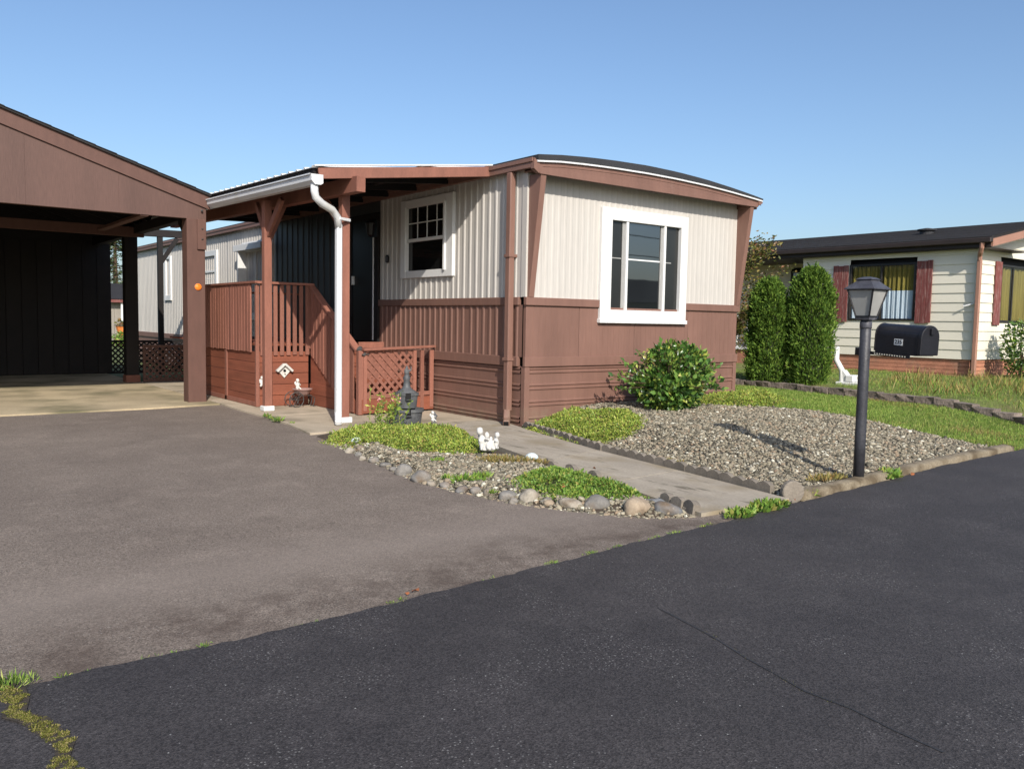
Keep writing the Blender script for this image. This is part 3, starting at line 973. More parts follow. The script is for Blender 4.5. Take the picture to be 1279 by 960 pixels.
# far side windows
window(home, HX0, 'y', 20.45, 21.75, 1.95, 2.95, 0.05, 20.6, 21.6, 2.1, 2.82, [], [MT['glass'], MT['glass']], name="far_window", mid=2.45, grid=(3, 2, 2.1, 2.45))
window(home, HX0, 'y', 24.3, 24.95, 1.78, 3.0, 0.05, 24.42, 24.78, 1.92, 2.92, [], [MT['glass_dim']], name="far_window")
w, bd = window(home, HX0, 'y', 17.2, 18.75, 1.3, 3.0, 0.05, 17.4, 18.55, 1.45, 2.78, [17.95], [MT['glass'], MT['glass_dim']], name="bay_window")
bd("hood", 17.15, 18.8, 2.80, 2.93, 0.0, 0.22, MT['white'])
bd("side_panel", 18.55, 18.6, 1.4, 2.8, 0.0, 0.2, MT['white'])
# front door with frame
d = link(bpy.data.objects.new("door", None), home, (HX0, 13.0, 1.0))
board("door_leaf", HX0 - .02, HX0 + .03, 12.58, 13.40, 1.0, 3.02, MT['door'], d)
board("door_frame", HX0 - .03, HX0 + .03, 12.44, 12.58, 1.0, 3.10, MT['dark_wood'], d)
board("door_frame", HX0 - .03, HX0 + .03, 13.40, 13.56, 1.0, 3.10, MT['dark_wood'], d)
board("door_frame", HX0 - .03, HX0 + .03, 12.58, 13.40, 3.02, 3.12, MT['dark_wood'], d)
board("door_edge", HX0 - .034, HX0 - .02, 12.60, 12.635, 1.02, 2.72, MT['white_metal'], d)
board("door_handle", HX0 - .07, HX0 - .02, 13.30, 13.33, 1.95, 2.1, MT['white_metal'], d)
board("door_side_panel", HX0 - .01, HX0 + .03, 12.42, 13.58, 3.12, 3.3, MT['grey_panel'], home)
# wall lantern and bell beside the door
wl = link(bpy.data.objects.new("wall_light", None), home, (HX0 - .1, 12.5, 2.75))
v, f = lathe_vf([(0.01, 0.20), (0.09, 0.13), (0.085, 0.12), (0.055, -0.06), (0.02, -0.09)], 8, (HX0 - .14, 12.50, 2.80))
mesh_obj("lamp_cage", v, f, MT['black'], wl)
board("wall_plate", HX0 - .05, HX0 - .01, 12.44, 12.56, 2.72, 2.98, MT['black'], wl)
v, f = lathe_vf([(0.022, -0.05), (0.03, -0.03), (0.03, 0.05), (0.015, 0.075)], 10, (HX0 - .035, 12.13, 2.33))
mesh_obj("door_bell", v, f, MT['black'], home)
# brown downspout at the corner, with its bent outlet
ds = link(bpy.data.objects.new("downspout", None), home, (6.63, 8.80, 0))
beam("pipe", (6.655, 8.79, 3.28), (6.655, 8.79, 0.20), 0.085, 0.10, MT['brown'], ds, 0.012, (0, 1, 0))
beam("elbow", (6.655, 8.79, 0.21), (6.60, 8.725, 0.085), 0.085, 0.095, MT['brown'], ds, 0.012, (1, 1, 0))
beam("outlet", (6.61, 8.735, 0.095), (6.52, 8.63, 0.055), 0.085, 0.085, MT['brown'], ds, 0.012, (0, 0, 1))
beam("outlet_mouth", (6.525, 8.635, 0.058), (6.517, 8.626, 0.054), 0.062, 0.062, MT['door'], ds, 0)
board("strap", 6.60, 6.73, 8.728, 8.852, 2.2, 2.24, MT['brown'], ds)
board("strap", 6.60, 6.73, 8.728, 8.852, 0.86, 0.90, MT['brown'], ds)

# ------------------------------------------------------------------ porch awning
AW = thing("porch_awning", (4.9, 12, 0), "sloping porch awning with ribbed white metal roof on brown posts", "awning")
AY0, AY1 = 9.30, 17.2
AXo, AXi, AZo, AZi = 4.36, 6.70, 3.165, 3.405
KR = 0.022
def awz(x, y=None): return AZo + (AZi - AZo) * (x - AXo) / (AXi - AXo) + (KR * (y - AY0) * (AXi - x) / (AXi - AXo) if y else 0)
sl = Vector((AXi - AXo, 0, AZi - AZo))
sln = Vector((-(AZi - AZo), 0, AXi - AXo)).normalized()
def AYF(x): return 9.25 + (AXi - x) / (AXi - AXo) * 0.40
RIBR = [(0, 0.0), (0.09, 0.0), (0.105, 0.022), (0.125, 0.022), (0.14, 0.0)]
pts_ = []
k_ = 0
while AY0 + k_ * .24 < AY1:
    for du, dn in RIBR:
        if AY0 + k_ * .24 + du <= AY1: pts_.append((AY0 + k_ * .24 + du, dn))
    k_ += 1
v, f = [], []
for yy, dn in pts_:
    xo = max(AXo - .05, min(AXi - .05, AXi - (yy - 9.25) / .40 * (AXi - AXo)))
    v += [(xo, yy, awz(xo, yy) + .012 + dn), (AXi, yy, awz(AXi, yy) + .012 + dn)]
f = [(2 * i, 2 * i + 1, 2 * i + 3, 2 * i + 2) for i in range(len(pts_) - 1)]
o = mesh_obj("roof_sheet", v, f, MT['white_metal'], AW)
o.modifiers.new("thick", 'SOLIDIFY').thickness = 0.005
v = [(AXo + .01, AYF(AXo) + .03, awz(AXo, AY0) + .008), (AXi, AYF(AXi) + .03, awz(AXi, AY0) + .008), (AXi, AY1 - .02, awz(AXi, AY1) + .008), (AXo + .01, AY1 - .02, awz(AXo, AY1) + .008)]
v += [(a, b_, c - .008) for a, b_, c in v]
fixn(mesh_obj("underlay", v, [(0, 1, 2, 3), (7, 6, 5, 4), (0, 4, 5, 1), (1, 5, 6, 2), (2, 6, 7, 3), (3, 7, 4, 0)], MT['dark_wood'], AW))
beam("eave_board", (AXo + .0, AYF(AXo) + .03, awz(AXo) - .05), (AXo + .0, AY1, awz(AXo, AY1) - .05), 0.03, 0.11, MT['dark_wood'], AW)  # dark board added to stand for the shadow between gutter and roof sheet
# front edge: outer end projects a little further forward than the wall end
beam("roof_edge_trim", (AXo - .04, AYF(AXo) - .03, awz(AXo) + .030), (AXi - .03, AYF(AXi) - .03, awz(AXi) + .030), 0.03, 0.020, MT['white_metal'], AW, 0.003)
beam("front_fascia", (AXo + .02, AYF(AXo) - .01, awz(AXo) - .056), (AXi - .05, AYF(AXi) - .01, awz(AXi) - .056), 0.04, 0.13, MT['brown_wood'], AW)
for i in range(9):
    yy = AY0 + .95 + i * .86
    beam("rafter", (AXo + .02, yy, awz(AXo, yy) - .05), (AXi, yy, awz(AXi, yy) - .05), 0.04, 0.09, MT['dark_wood'], AW)
for x in (5.2, 5.9):
    beam("purlin", (x, AYF(x) + .03, awz(x, AY0) - .02), (x, AY1, awz(x, AY1) - .02), 0.08, 0.03, MT['dark_wood'], AW)
beam("beam", (4.84, 9.42, 3.010), (4.80, AY1, 3.16), 0.12, 0.19, MT['brown_wood'], AW)
for px, py, zt in ((4.895, 9.99, 2.97), (4.56, 11.76, 3.02), (4.62, 15.2, 3.05)):
    board("post", px - .055, px + .055, py - .055, py + .055, 0.03, zt, MT['brown_wood'], AW, 0.006)
# braces on the second post and beam stub
beam("knee_brace", (4.56, 11.76 - .04, 2.54), (4.60, 11.30, 3.00), 0.05, 0.09, MT['brown_wood'], AW)
beam("knee_brace", (4.56, 11.76 + .04, 2.54), (4.60, 12.25, 3.02), 0.05, 0.09, MT['brown_wood'], AW)
beam("knee_brace", (4.60, 11.77, 2.50), (4.84, 11.80, 3.02), 0.05, 0.09, MT['brown_wood'], AW)
beam("knee_brace", (4.90, 10.04, 2.52), (4.87, 10.46, 2.90), 0.05, 0.09, MT['brown_wood'], AW)
board("post_base", 4.48, 4.64, 11.68, 11.84, 0.026, 0.10, MT['white'], AW, 0.01)
board("post_base", 4.82, 4.98, 9.90, 10.07, 0.024, 0.10, MT['white'], AW, 0.01)
# gutter: open trough with rolled lip
gz = 3.035
v, f = [], []
prof = [(0.075, 0.055), (0.075, -0.045), (0.045, -0.065), (-0.03, -0.065), (-0.075, -0.02), (-0.078, 0.055), (-0.092, 0.058), (-0.092, 0.045)]
for yy, dz in ((9.60, 0.0), (AY1, 0.17)):
    v += [(4.345 + a, yy, gz + dz + b) for a, b in prof]
k = len(prof)
f = [(i, i + 1, k + i + 1, k + i) for i in range(k - 1)]
gt = mesh_obj("gutter", v, f, MT['white_metal'], AW)
gt.modifiers.new("thick", 'SOLIDIFY').thickness = 0.004
v, f = prism([(4.345 + a, gz + b) for a, b in prof[:6]], 'y', 9.585, 9.60)
fixn(mesh_obj("gutter_end_cap", v, f, MT['white_metal'], AW))
# white downspout with gooseneck
pts = [(4.34, 9.66, 2.99), (4.34, 9.66, 2.90), (4.36, 9.67, 2.83), (4.46, 9.71, 2.765), (4.63, 9.79, 2.715), (4.735, 9.855, 2.64), (4.76, 9.87, 2.51)]
v, f = tube_vf(pts, 0.047, 12)
dn = mesh_obj("downspout", v, f, MT['white_metal'], AW, smooth=True)
beam("pipe", (4.76, 9.87, 2.56), (4.76, 9.87, 0.12), 0.085, 0.075, MT['white_metal'], dn, 0.015, (1, 0, 0))
beam("elbow", (4.76, 9.87, 0.16), (4.68, 9.70, 0.055), 0.085, 0.075, MT['white_metal'], dn, 0.015)
beam("bracket", (4.74, 9.815, 2.62), (4.94, 9.92, 2.62), 0.03, 0.04, MT['white_metal'], dn, 0.006)

# ------------------------------------------------------------------ deck with stairs
DK = thing("porch_deck", (5.4, 13, 0), "red-brown wooden porch deck with slatted railing, plank skirting and stairs", "deck")
DZ = 0.97
DX, DYF = 4.62, 12.32
for i in range(15):
    x = DX + .03 + i * .138
    board("deck_board", x, x + .132, DYF + .02, 17.0, DZ - .03, DZ, MT['brown_plank'], DK, 0.003)
# plank skirting, left side (faces -X) and front (faces -Y)
for k in range(5):
    z0 = 0.03 + k * .166
    for a, b in ((12.34, 13.62), (13.72, 15.6)):
        board("skirting_plank", DX, DX + .025, a, b, z0, z0 + .160, MT['brown_plank'], DK, 0.003)
    board("skirting_plank", DX + .03, 5.43, DYF - .012, DYF + .012, z0, z0 + .160, MT['brown_plank'], DK, 0.003)
    board("skirting_plank", 5.445, 5.47, 10.9, 12.30, z0, min(z0 + .160, 0.86), MT['brown_plank'], DK, 0.003) if k < 2 else None
for y in (13.66,):
    board("skirting_post", DX - .02, DX + .03, y - .045, y + .045, 0.03, 0.86, MT['brown_wood'], DK)
board("corner_board", DX - .025, DX + .03, 12.295, 12.345, 0.03, 1.85, MT['brown_wood'], DK)
board("bottom_rail", DX - .02, DX + .0, 12.35, 15.6, 0.03, 0.10, MT['brown_wood'], DK)
# railing, left side
board("top_rail", DX - .05, DX + .07, 12.25, 15.6, 1.87, 1.905, MT['brown_wood'], DK)
for i in range(25):
    y = 12.52 + i * .122
    board("slat", DX - .028, DX - .004, y, y + .108, 0.845 + random.uniform(-.006, .006), 1.868, MT['brown_wood'], DK, 0.003)
# railing, front
board("top_rail", DX - .02, 5.50, DYF - .08, DYF + .04, 1.865, 1.90, MT['brown_wood'], DK)
for i in range(8):
    x = 4.66 + i * .102
    board("slat", x, x + .062, DYF - .04, DYF - .014, 0.80 + random.uniform(-.006, .006), 1.863, MT['brown_wood'], DK, 0.003)
board("post", 5.40, 5.49, DYF - .045, DYF + .045, 0.9, 1.865, MT['brown_wood'], DK)
# rail behind, far side of the deck landing
for i in range(7):
    x = 4.75 + i * .3
    board("slat", x, x + .06, 15.6, 15.63, 1.0, 1.8, MT['brown_wood'], DK, 0.003)
board("top_rail", DX, 6.7, 15.56, 15.66, 1.8, 1.84, MT['brown_wood'], DK)
# stair side railing, descending towards the walk
SX = 5.47
def srz(y): return 1.86 + (y - 12.28) * (1.86 - 0.93) / (12.28 - 10.72)
beam("stair_rail", (SX, 12.28, srz(12.28)), (SX, 10.72, srz(10.72)), 0.10, 0.035, MT['brown_wood'], DK)
for i in range(12):
    y = 12.16 - i * .122
    zt = srz(y) - .02
    v, f = prism([(y, zt - 1.02), (y + .085, zt - 1.02 + .05), (y + .085, zt + .05), (y, zt)], 'x', SX - .030, SX - .006)
    v = [(a, b, max(c, 0.05)) for a, b, c in v]
    fixn(mesh_obj("slat", v, f, MT['brown_wood'], DK))
for i in range(5):
    y = 10.85 + i * .30
    z = 0.17 + i * .17
    board("stair_tread", SX, 6.70, y, y + .33, z - .035, z, MT['brown_plank'], DK)
    board("stair_riser", SX, 6.70, y + .02, y + .04, z - .17, z - .035, MT['brown_plank'], DK)
v, f = prism([(10.80, 0.03), (12.3, 0.03), (12.3, 0.95), (12.1, 0.95), (10.80, 0.2)], 'x', SX - .005, SX + .02)
fixn(mesh_obj("stair_stringer", v, f, MT['brown_plank'], DK))
board("deck_edge", 6.28, 6.74, DYF - .04, DYF + .0, 0.90, 1.0, MT['brown_wood'], DK)
board("newel_post", SX - .05, SX + .03, 10.60, 10.68, 0.03, 0.93, MT['brown_wood'], DK)
v, f = lathe_vf([(0.05, 0), (0.055, 0.02), (0.02, 0.06)], 4, (SX - .01, 10.64, 0.93))
mesh_obj("post_cap", v, f, MT['iron'], DK)

def lattice_vf(w, h, pitch=0.13, sw=0.040, t=0.008):
    """two crossed layers of diagonal laths in a w x h rectangle, local u,v; thickness along n"""
    def clip(poly):
        for ax, lim, sgn in ((0, 0, 1), (0, w, -1), (1, 0, 1), (1, h, -1)):
            out = []
            for i in range(len(poly)):
                p, q = poly[i], poly[(i + 1) % len(poly)]
                dp, dq = sgn * (p[ax] - lim), sgn * (q[ax] - lim)
                if dp >= 0: out.append(p)
                if dp * dq < 0:
                    s = dp / (dp - dq)
                    out.append((p[0] + (q[0] - p[0]) * s, p[1] + (q[1] - p[1]) * s))
            poly = out
            if len(poly) < 3: return None
        return poly
    parts = []
    hw = sw * 0.7071
    for layer, sg in ((0, 1), (1, -1)):
        c = -h - w
        while c < w + h:
            if sg > 0:
                poly = [(c - hw - 5, -5), (c + hw - 5, -5), (c + hw + 5 + 5, 10), (c - hw + 5 + 5, 10)]
                poly = [(c - hw - 1, -1), (c + hw - 1, -1), (c + hw + h + 1, h + 1), (c - hw + h + 1, h + 1)]
            else:
                poly = [(c - hw + 1, -1), (c + hw + 1, -1), (c + hw - h - 1, h + 1), (c - hw - h - 1, h + 1)]
            pc = clip(poly)
            if pc:
                n = len(pc)
                a0, a1 = layer * t, layer * t + t * .98
                v = [(p[0], p[1], a0) for p in pc] + [(p[0], p[1], a1) for p in pc]
                f = [tuple(range(n))[::-1], tuple(range(n, 2 * n))] + [(i, (i + 1) % n, n + (i + 1) % n, n + i) for i in range(n)]
                parts.append((v, f))
            c += pitch
    return join(*parts)

def place_uvn(vf, o0, u, n):
    o0, u, n = Vector(o0), Vector(u), Vector(n)
    return [o0 + u * a + Vector((0, 0, 1)) * b + n * c for a, b, c in vf[0]], vf[1]

# lattice gate at the foot of the stairs
GT = thing("lattice_gate", (5.9, 10.6, 0.03), "red-brown lattice gate closing the foot of the porch stairs", "gate")
ga, gb = Vector((5.47, 10.60, 0)), Vector((6.70, 10.69, 0))
gu = (gb - ga).normalized()
gn = Vector((gu.y, -gu.x, 0))
def gp(s, z, d=0.0):
    p = ga + gu * s + gn * d
    return (p.x, p.y, z)
GL = (gb - ga).length
for s0, s1, nm in ((0.02, 0.075, "stile"), (0.86, 0.915, "stile"), (0.99, 1.05, "stile"), (1.16, 1.225, "stile")):
    beam(nm, gp((s0 + s1) / 2, 0.08), gp((s0 + s1) / 2, 0.93), s1 - s0, 0.04, MT['brown_wood'], GT, up=gn)
beam("top_rail", gp(0.0, 0.945, .02), gp(1.23, 0.985, .02), 0.09, 0.035, MT['brown_wood'], GT)
beam("bottom_rail", gp(0.08, 0.275), gp(1.16, 0.295), 0.035, 0.06, MT['brown_wood'], GT)
beam("kick_board", gp(0.0, 0.145), gp(1.23, 0.150), 0.022, 0.20, MT['brown_plank'], GT)
v, f = place_uvn(lattice_vf(0.78, 0.63), gp(0.077, 0.305, -0.008), gu, gn)
tag(fixn(mesh_obj("lattice", v, f, MT['brown_wood'], GT)), kind='stuff')
v, f = place_uvn(box_vf(0.08, 0.62, 0.56, 0.90, -0.018, -0.012), gp(0, 0), gu, gn)
v, f = box_vf(0.08, 0.60, 0.55, 0.91, -0.022, -0.012)
v = [Vector(gp(a, b, c)) for a, b, c in [(0.08, 0.55, -.02), (0.60, 0.55, -.02), (0.60, 0.91, -.02), (0.08, 0.91, -.02), (0.08, 0.55, -.012), (0.60, 0.55, -.012), (0.60, 0.91, -.012), (0.08, 0.91, -.012)]]
f = [(3, 2, 1, 0), (4, 5, 6, 7), (0, 1, 5, 4), (1, 2, 6, 5), (2, 3, 7, 6), (3, 0, 4, 7)]
fixn(mesh_obj("backing_panel", v, f, MT['brown_wood'], GT))
beam("latch", gp(-0.02, 0.88, .03), gp(0.10, 0.88, .03), 0.012, 0.018, MT['iron'], GT)
beam("hinge", gp(0.01, 0.86, .025), gp(0.04, 0.90, .025), 0.03, 0.03, MT['iron'], GT)

# ------------------------------------------------------------------ carport
CP = thing("carport", (1.2, 13.5, 0), "open brown carport with low gable front over a concrete slab", "carport")
CY0, CY1, RX, RZ = 13.50, 21.2, 1.20, 4.235
EX, EZ = 4.30, 3.235
def rz(x): return RZ - (RZ - EZ) * abs(x - RX) / (EX - RX)
LX = 2 * RX - EX
# gable panels (plywood sheets with a joint)
for xa, xb in ((LX + .10, -0.45), (-0.4485, 0.62), (0.6215, 1.80), (1.8015, 3.0), (3.0015, 4.262)):
    xs_ = [xa, xb] if not (xa < RX < xb) else [xa, RX, xb]
    v, f = prism([(xa, 2.87), (xb, 2.87)] + [(x, rz(x) - 0.13) for x in xs_[::-1]], 'y', CY0 + .012, CY0 + .03)
    fixn(mesh_obj("gable_panel", v, f, MT['carport'], CP))
for sx in (1, -1):
    xe = RX + sx * (EX - RX + .02)
    ze = rz(EX) - 0.006
    v, f = prism([(RX, RZ - .205), (xe, ze - .205), (xe, ze), (RX, RZ)], 'y', CY0 - .02, CY0 + .012)
    fixn(mesh_obj("rake_board", v, f, MT['carport_wood'], CP))
    # roof plane, thin slab with shingle courses
    a0, a1 = RX, RX + sx * (EX - RX + .06)
    v, f = prism([(a0, RZ), (a1, rz(EX + .06)), (a1, rz(EX + .06) + .028), (a0, RZ + .028)], 'y', CY0 - .06, CY1 + .3)
    fixn(mesh_obj("roof_deck", v, f, MT['shingle'], CP))
    for k in range(11):
        s0 = k * 0.28
        xa, xb = RX + sx * (EX - RX + .07 - s0), RX + sx * (EX - RX + .07 - s0 - .30)
        v, f = prism([(xa, rz(xa) + .030), (xb, rz(xb) + .029), (xb, rz(xb) + .033), (xa, rz(xa) + .042)], 'y', CY0 - .072 - .004 * (k % 2), CY1 + .3)
        fixn(mesh_obj("shingle_course", v, f, MT['shingle'], CP))
    # eave fascia along the depth
    board("eave_board", xe - .02, xe + .02, CY0 - .0, CY1 + .25, ze - .16, ze - .01, MT['carport_wood'], CP)
beam("front_beam", (LX + .1, CY0 + .08, 2.955), (4.24, CY0 + .08, 2.955), 0.09, 0.17, MT['carport_wood'], CP)
for i in range(9):
    y = CY0 + .7 + i * .82
    for sx in (1, -1):
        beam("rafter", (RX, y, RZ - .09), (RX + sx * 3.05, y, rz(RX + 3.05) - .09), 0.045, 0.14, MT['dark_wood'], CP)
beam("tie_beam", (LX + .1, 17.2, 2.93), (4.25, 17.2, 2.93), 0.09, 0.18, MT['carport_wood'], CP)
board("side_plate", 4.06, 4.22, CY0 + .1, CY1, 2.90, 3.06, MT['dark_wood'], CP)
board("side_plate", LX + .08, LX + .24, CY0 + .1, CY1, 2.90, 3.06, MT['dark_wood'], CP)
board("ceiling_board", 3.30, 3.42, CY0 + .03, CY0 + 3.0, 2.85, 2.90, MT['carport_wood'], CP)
# posts
board("post", 3.965, 4.241, CY0 - .0, CY0 + .26, 0.0, 2.87, MT['carport_wood'], CP, 0.008)
board("post", LX + .06, LX + .33, CY0, CY0 + .26, 0.0, 2.87, MT['carport_wood'], CP, 0.008)
pb = board("post", 4.09, 4.33, 18.0, 18.24, 0.05, 2.95, MT['dark_wood'], CP, 0.008)
board("sunlit_post_foot", 4.075, 4.345, 17.985, 18.255, 0.0, 0.165, MT['brown_wood'], CP, 0.008)  # sunlit foot of the shaded post, put into a lighter colour
pl = board("bolt_plate", 4.115, 4.252, CY0 - .035, CY0 + .0, 2.40, 2.868, MT['carport_wood'], CP, 0.006)
for z in (2.72, 2.56):
    v, f = lathe_vf([(0.013, 0), (0.013, 0.01), (0.006, 0.016)], 8)
    mesh_obj("bolt", [(4.19 + a, CY0 - .035 - c, z + b) for a, b, c in v], f, MT['iron'], pl)
v, f = lathe_vf([(0.018, 0), (0.018, 0.01), (0.006, 0.018)], 8)
mesh_obj("bolt", [(4.19 + a, CY0 - .02 - c, 3.0 + b) for a, b, c in v], f, MT['iron'], CP)
beam("corbel", (4.10, CY0 + .30, 2.55), (4.10, CY0 + .75, 2.92), 0.09, 0.12, MT['dark_wood'], CP)
# dark rear wall of vertical boards; unseen left wall added to darken the inside
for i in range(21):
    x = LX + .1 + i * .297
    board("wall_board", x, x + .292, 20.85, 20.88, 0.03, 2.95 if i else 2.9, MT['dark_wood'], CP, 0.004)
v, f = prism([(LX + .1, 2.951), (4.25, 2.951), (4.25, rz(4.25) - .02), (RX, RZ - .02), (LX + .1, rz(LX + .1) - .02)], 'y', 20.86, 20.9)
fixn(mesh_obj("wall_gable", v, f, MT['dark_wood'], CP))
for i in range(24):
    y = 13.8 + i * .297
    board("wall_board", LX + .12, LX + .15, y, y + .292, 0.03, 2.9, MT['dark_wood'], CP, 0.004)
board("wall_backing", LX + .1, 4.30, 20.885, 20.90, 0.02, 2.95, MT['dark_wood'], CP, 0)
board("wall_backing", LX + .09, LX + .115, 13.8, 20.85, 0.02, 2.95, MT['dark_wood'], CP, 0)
# outrigger post and header at the back, beside the home
board("rear_post", 5.36, 5.47, 20.45, 20.56, 0.0, 3.2, MT['dark_wood'], CP)
beam("knee_brace", (5.42, 20.5, 2.55), (5.80, 20.5, 3.15), 0.07, 0.09, MT['dark_wood'], CP)
beam("rear_header", (4.2, 20.5, 3.22), (5.9, 20.5, 3.25), 0.12, 0.16, MT['dark_wood'], CP)
RF = thing("reflector", (4.125, CY0, 1.8), "round orange reflector fixed to the brown carport post", "reflector")
v, f = lathe_vf([(0.050, 0.0), (0.052, 0.012), (0.042, 0.020), (0.018, 0.027)], 20)
mesh_obj("lens", [(4.125 + a, CY0 - .002 - c, 1.822 + b) for a, b, c in v], f, MT['orange'], RF, smooth=False)
v, f = lathe_vf([(0.055, 0.0), (0.056, 0.006), (0.050, 0.007)], 20)
mesh_obj("rim", [(4.125 + a, CY0 - .001 - c, 1.822 + b) for a, b, c in v], f, MT['brown'], RF)

def lattice_fence(o0, u, n, w, h, label, m):
    F = thing("lattice_fence", o0, label, "fence", "low lattice fences behind the carport")
    v, f = place_uvn(lattice_vf(w, h - .06, 0.125, 0.036), Vector(o0) + Vector((0, 0, .04)), u, n)
    tag(fixn(mesh_obj("lattice", v, f, m, F)), kind='stuff')
    u = Vector(u); a = Vector(o0); b = a + u * w
    up = Vector((0, 0, 1))
    beam("rail", a + up * .03, b + up * .03, 0.035, 0.05, m, F)
    beam("rail", a + up * h, b + up * h, 0.035, 0.05, m, F)
    for q in (a, b):
        beam("stake", q + up * 0.0, q + up * (h + .03), 0.045, 0.045, m, F)
lattice_fence((4.40, 17.92, 0.026), (1, 0, 0), (0, -1, 0), 1.35, 0.72, "low brown lattice fence with sunlit lower half beside the carport slab", MT['carport_wood'])
lattice_fence((4.36, 21.0, 0.0), (1, 0, 0), (0, -1, 0), 2.2, 0.75, "dark lattice fence farther back behind the thick carport post", MT['dark_wood'])

# ------------------------------------------------------------------ edging, kerb, block wall
def poly_len(pts):
    return [0] + list(np.cumsum([math.dist(pts[i], pts[i + 1]) for i in range(len(pts) - 1)]))
def along(pts, s):
    L = poly_len(pts)
    s = min(max(s, 0), L[-1] - 1e-6)
    for i in range(len(pts) - 1):
        if s <= L[i + 1]:
            t = (s - L[i]) / (L[i + 1] - L[i])
            a, b = Vector(pts[i]), Vector(pts[i + 1])
            return a + (b - a) * t, (b - a).normalized()

ED = thing("scalloped_edging", (6.1, 6, 0), "row of grey scalloped concrete edging between walk and gravel", "garden edging")
path = [(6.70, 8.46), (6.60, 8.1), (6.47, 7.6), (6.17, 6.5), (5.97, 5.2), (5.80, 4.02)]
tot = poly_len(path)[-1]
scal = []
for a in range(9):
    t = a / 8
    scal.append((-.075 + .150 * t, 0.060 + 0.026 * math.sin(math.pi * t)))
poly = [(-.075, -.06), (.075, -.06)] + scal[::-1]
v, f = prism(poly, 'y', -.024, .024)
me = bpy.data.meshes.new("edging_block")
me.from_pydata(v, [], f)
me.materials.append(MT['edging'])
s = 0.075
while s < tot - .05:
    p, d = along(path, s)
    o = link(bpy.data.objects.new("edging_block", me), ED, (p.x, p.y, 0.018 + random.uniform(-.007, .006)))
    o.rotation_euler = (random.uniform(-.06, .06), random.uniform(-.05, .05), math.atan2(d.y, d.x) + random.uniform(-.03, .03))
    s += 0.149
bm = bmesh.new(); bm.from_mesh(me); bmesh.ops.recalc_face_normals(bm, faces=bm.faces); bm.to_mesh(me); bm.free()
# round paver standing on edge at the end of the row, and three broken pieces across the walk
PV = thing("round_paver", (5.83, 3.90, 0), "round grey paver standing on edge at the kerb end of the scalloped row", "paver")
v, f = lathe_vf([(0.085, -.03), (0.092, -.022), (0.092, .022), (0.085, .03)], 20)
o = mesh_obj("disc", [(a * math.cos(.5) - c * math.sin(.5), -a * math.sin(.5) - c * math.cos(.5), b) for a, b, c in v], f, MT['edging'], PV, (5.83, 3.915, 0.062))
BE = thing("broken_edging", (4.85, 4.2, 0), "broken grey edging pieces leaning at the left corner of the walk", "garden edging")
for x, y, r, k in ((4.77, 4.04, 1.2, .95), (4.80, 4.19, 1.35, .9), (4.84, 4.34, 1.3, .85), (5.02, 5.35, 1.4, .9), (5.06, 5.7, 1.45, .9), (5.12, 6.1, 1.3, .8), (5.05, 5.95, 1.4, .8)):
    o = link(bpy.data.objects.new("edging_block", me), BE, (x, y, 0.012))
    o.rotation_euler = (0.15, random.uniform(-.1, .1), r)
    o.scale = (k, 1.2, k)

# low concrete kerb along the road
cxs = list(np.arange(5.92, 10.38, 0.06))
KP = [(0.0, -0.02), (0.008, 0.050), (0.028, 0.068), (0.11, 0.074), (0.16, 0.055), (0.18, -0.02)]
v, f = [], []
for i, x in enumerate(cxs):
    y0 = edge_y(x) + 0.012
    kz = 0.95 + 0.10 * float(vnoise(x, 0, 2.0, 5))
    for a, b in KP:
        v.append((x + random.uniform(-.006, .006), y0 + a + random.uniform(-.006, .006) + .012 * float(vnoise(x, 1, 3, 2)), b * (kz if b > 0 else 1) + random.uniform(-.004, .004)))
k = len(KP)
for i in range(len(cxs) - 1):
    for j in range(k - 1):
        f.append((i * k + j, (i + 1) * k + j, (i + 1) * k + j + 1, i * k + j + 1))
f += [tuple(range(k)), tuple(range((len(cxs) - 1) * k, len(cxs) * k))]
o = fixn(mesh_obj("kerb", v, f, MT['curb'], smooth=True))
tag(o, kind='structure')

# block wall along the neighbour's bed
BW = thing("block_border", (12.7, 7, 0.2), "low border of rough brown split blocks beyond the lawn", "garden wall")
path = [(13.1, 11.2), (12.95, 10.2), (12.85, 9.2), (12.80, 8.4), (12.75, 7.0), (12.70, 6.0), (12.55, 4.9), (12.4, 4.35)]
tot = poly_len(path)[-1]
def rough_block(lx, ly, lz, seed):
    bm = bmesh.new()
    bmesh.ops.create_cube(bm, size=1.0)
    bmesh.ops.subdivide_edges(bm, edges=bm.edges[:], cuts=1, use_grid_fill=True)
    r = random.Random(seed)
    for q in bm.verts:
        q.co = Vector((q.co.x * lx + r.uniform(-.012, .012), q.co.y * ly + r.uniform(-.018, .018), q.co.z * lz + r.uniform(-.008, .008)))
    m_ = bpy.data.meshes.new("block")
    bm.to_mesh(m_); bm.free()
    m_.materials.append(MT['block'])
    return m_
bms = [rough_block(.285, .19, .15, i) for i in range(5)]
s = 0.15
i = 0
while s < tot:
    p, d = along(path, s)
    o = link(bpy.data.objects.new("block", bms[i % 5]), BW, (p.x + random.uniform(-.015, .015), p.y, hl(p.x, p.y) + 0.045 + random.uniform(-.008, .008)))
    o.rotation_euler = (0, random.uniform(-.03, .03), math.atan2(d.y, d.x) + random.uniform(-.05, .05) + (math.pi if i % 3 == 0 else 0))
    s += 0.30
    i += 1

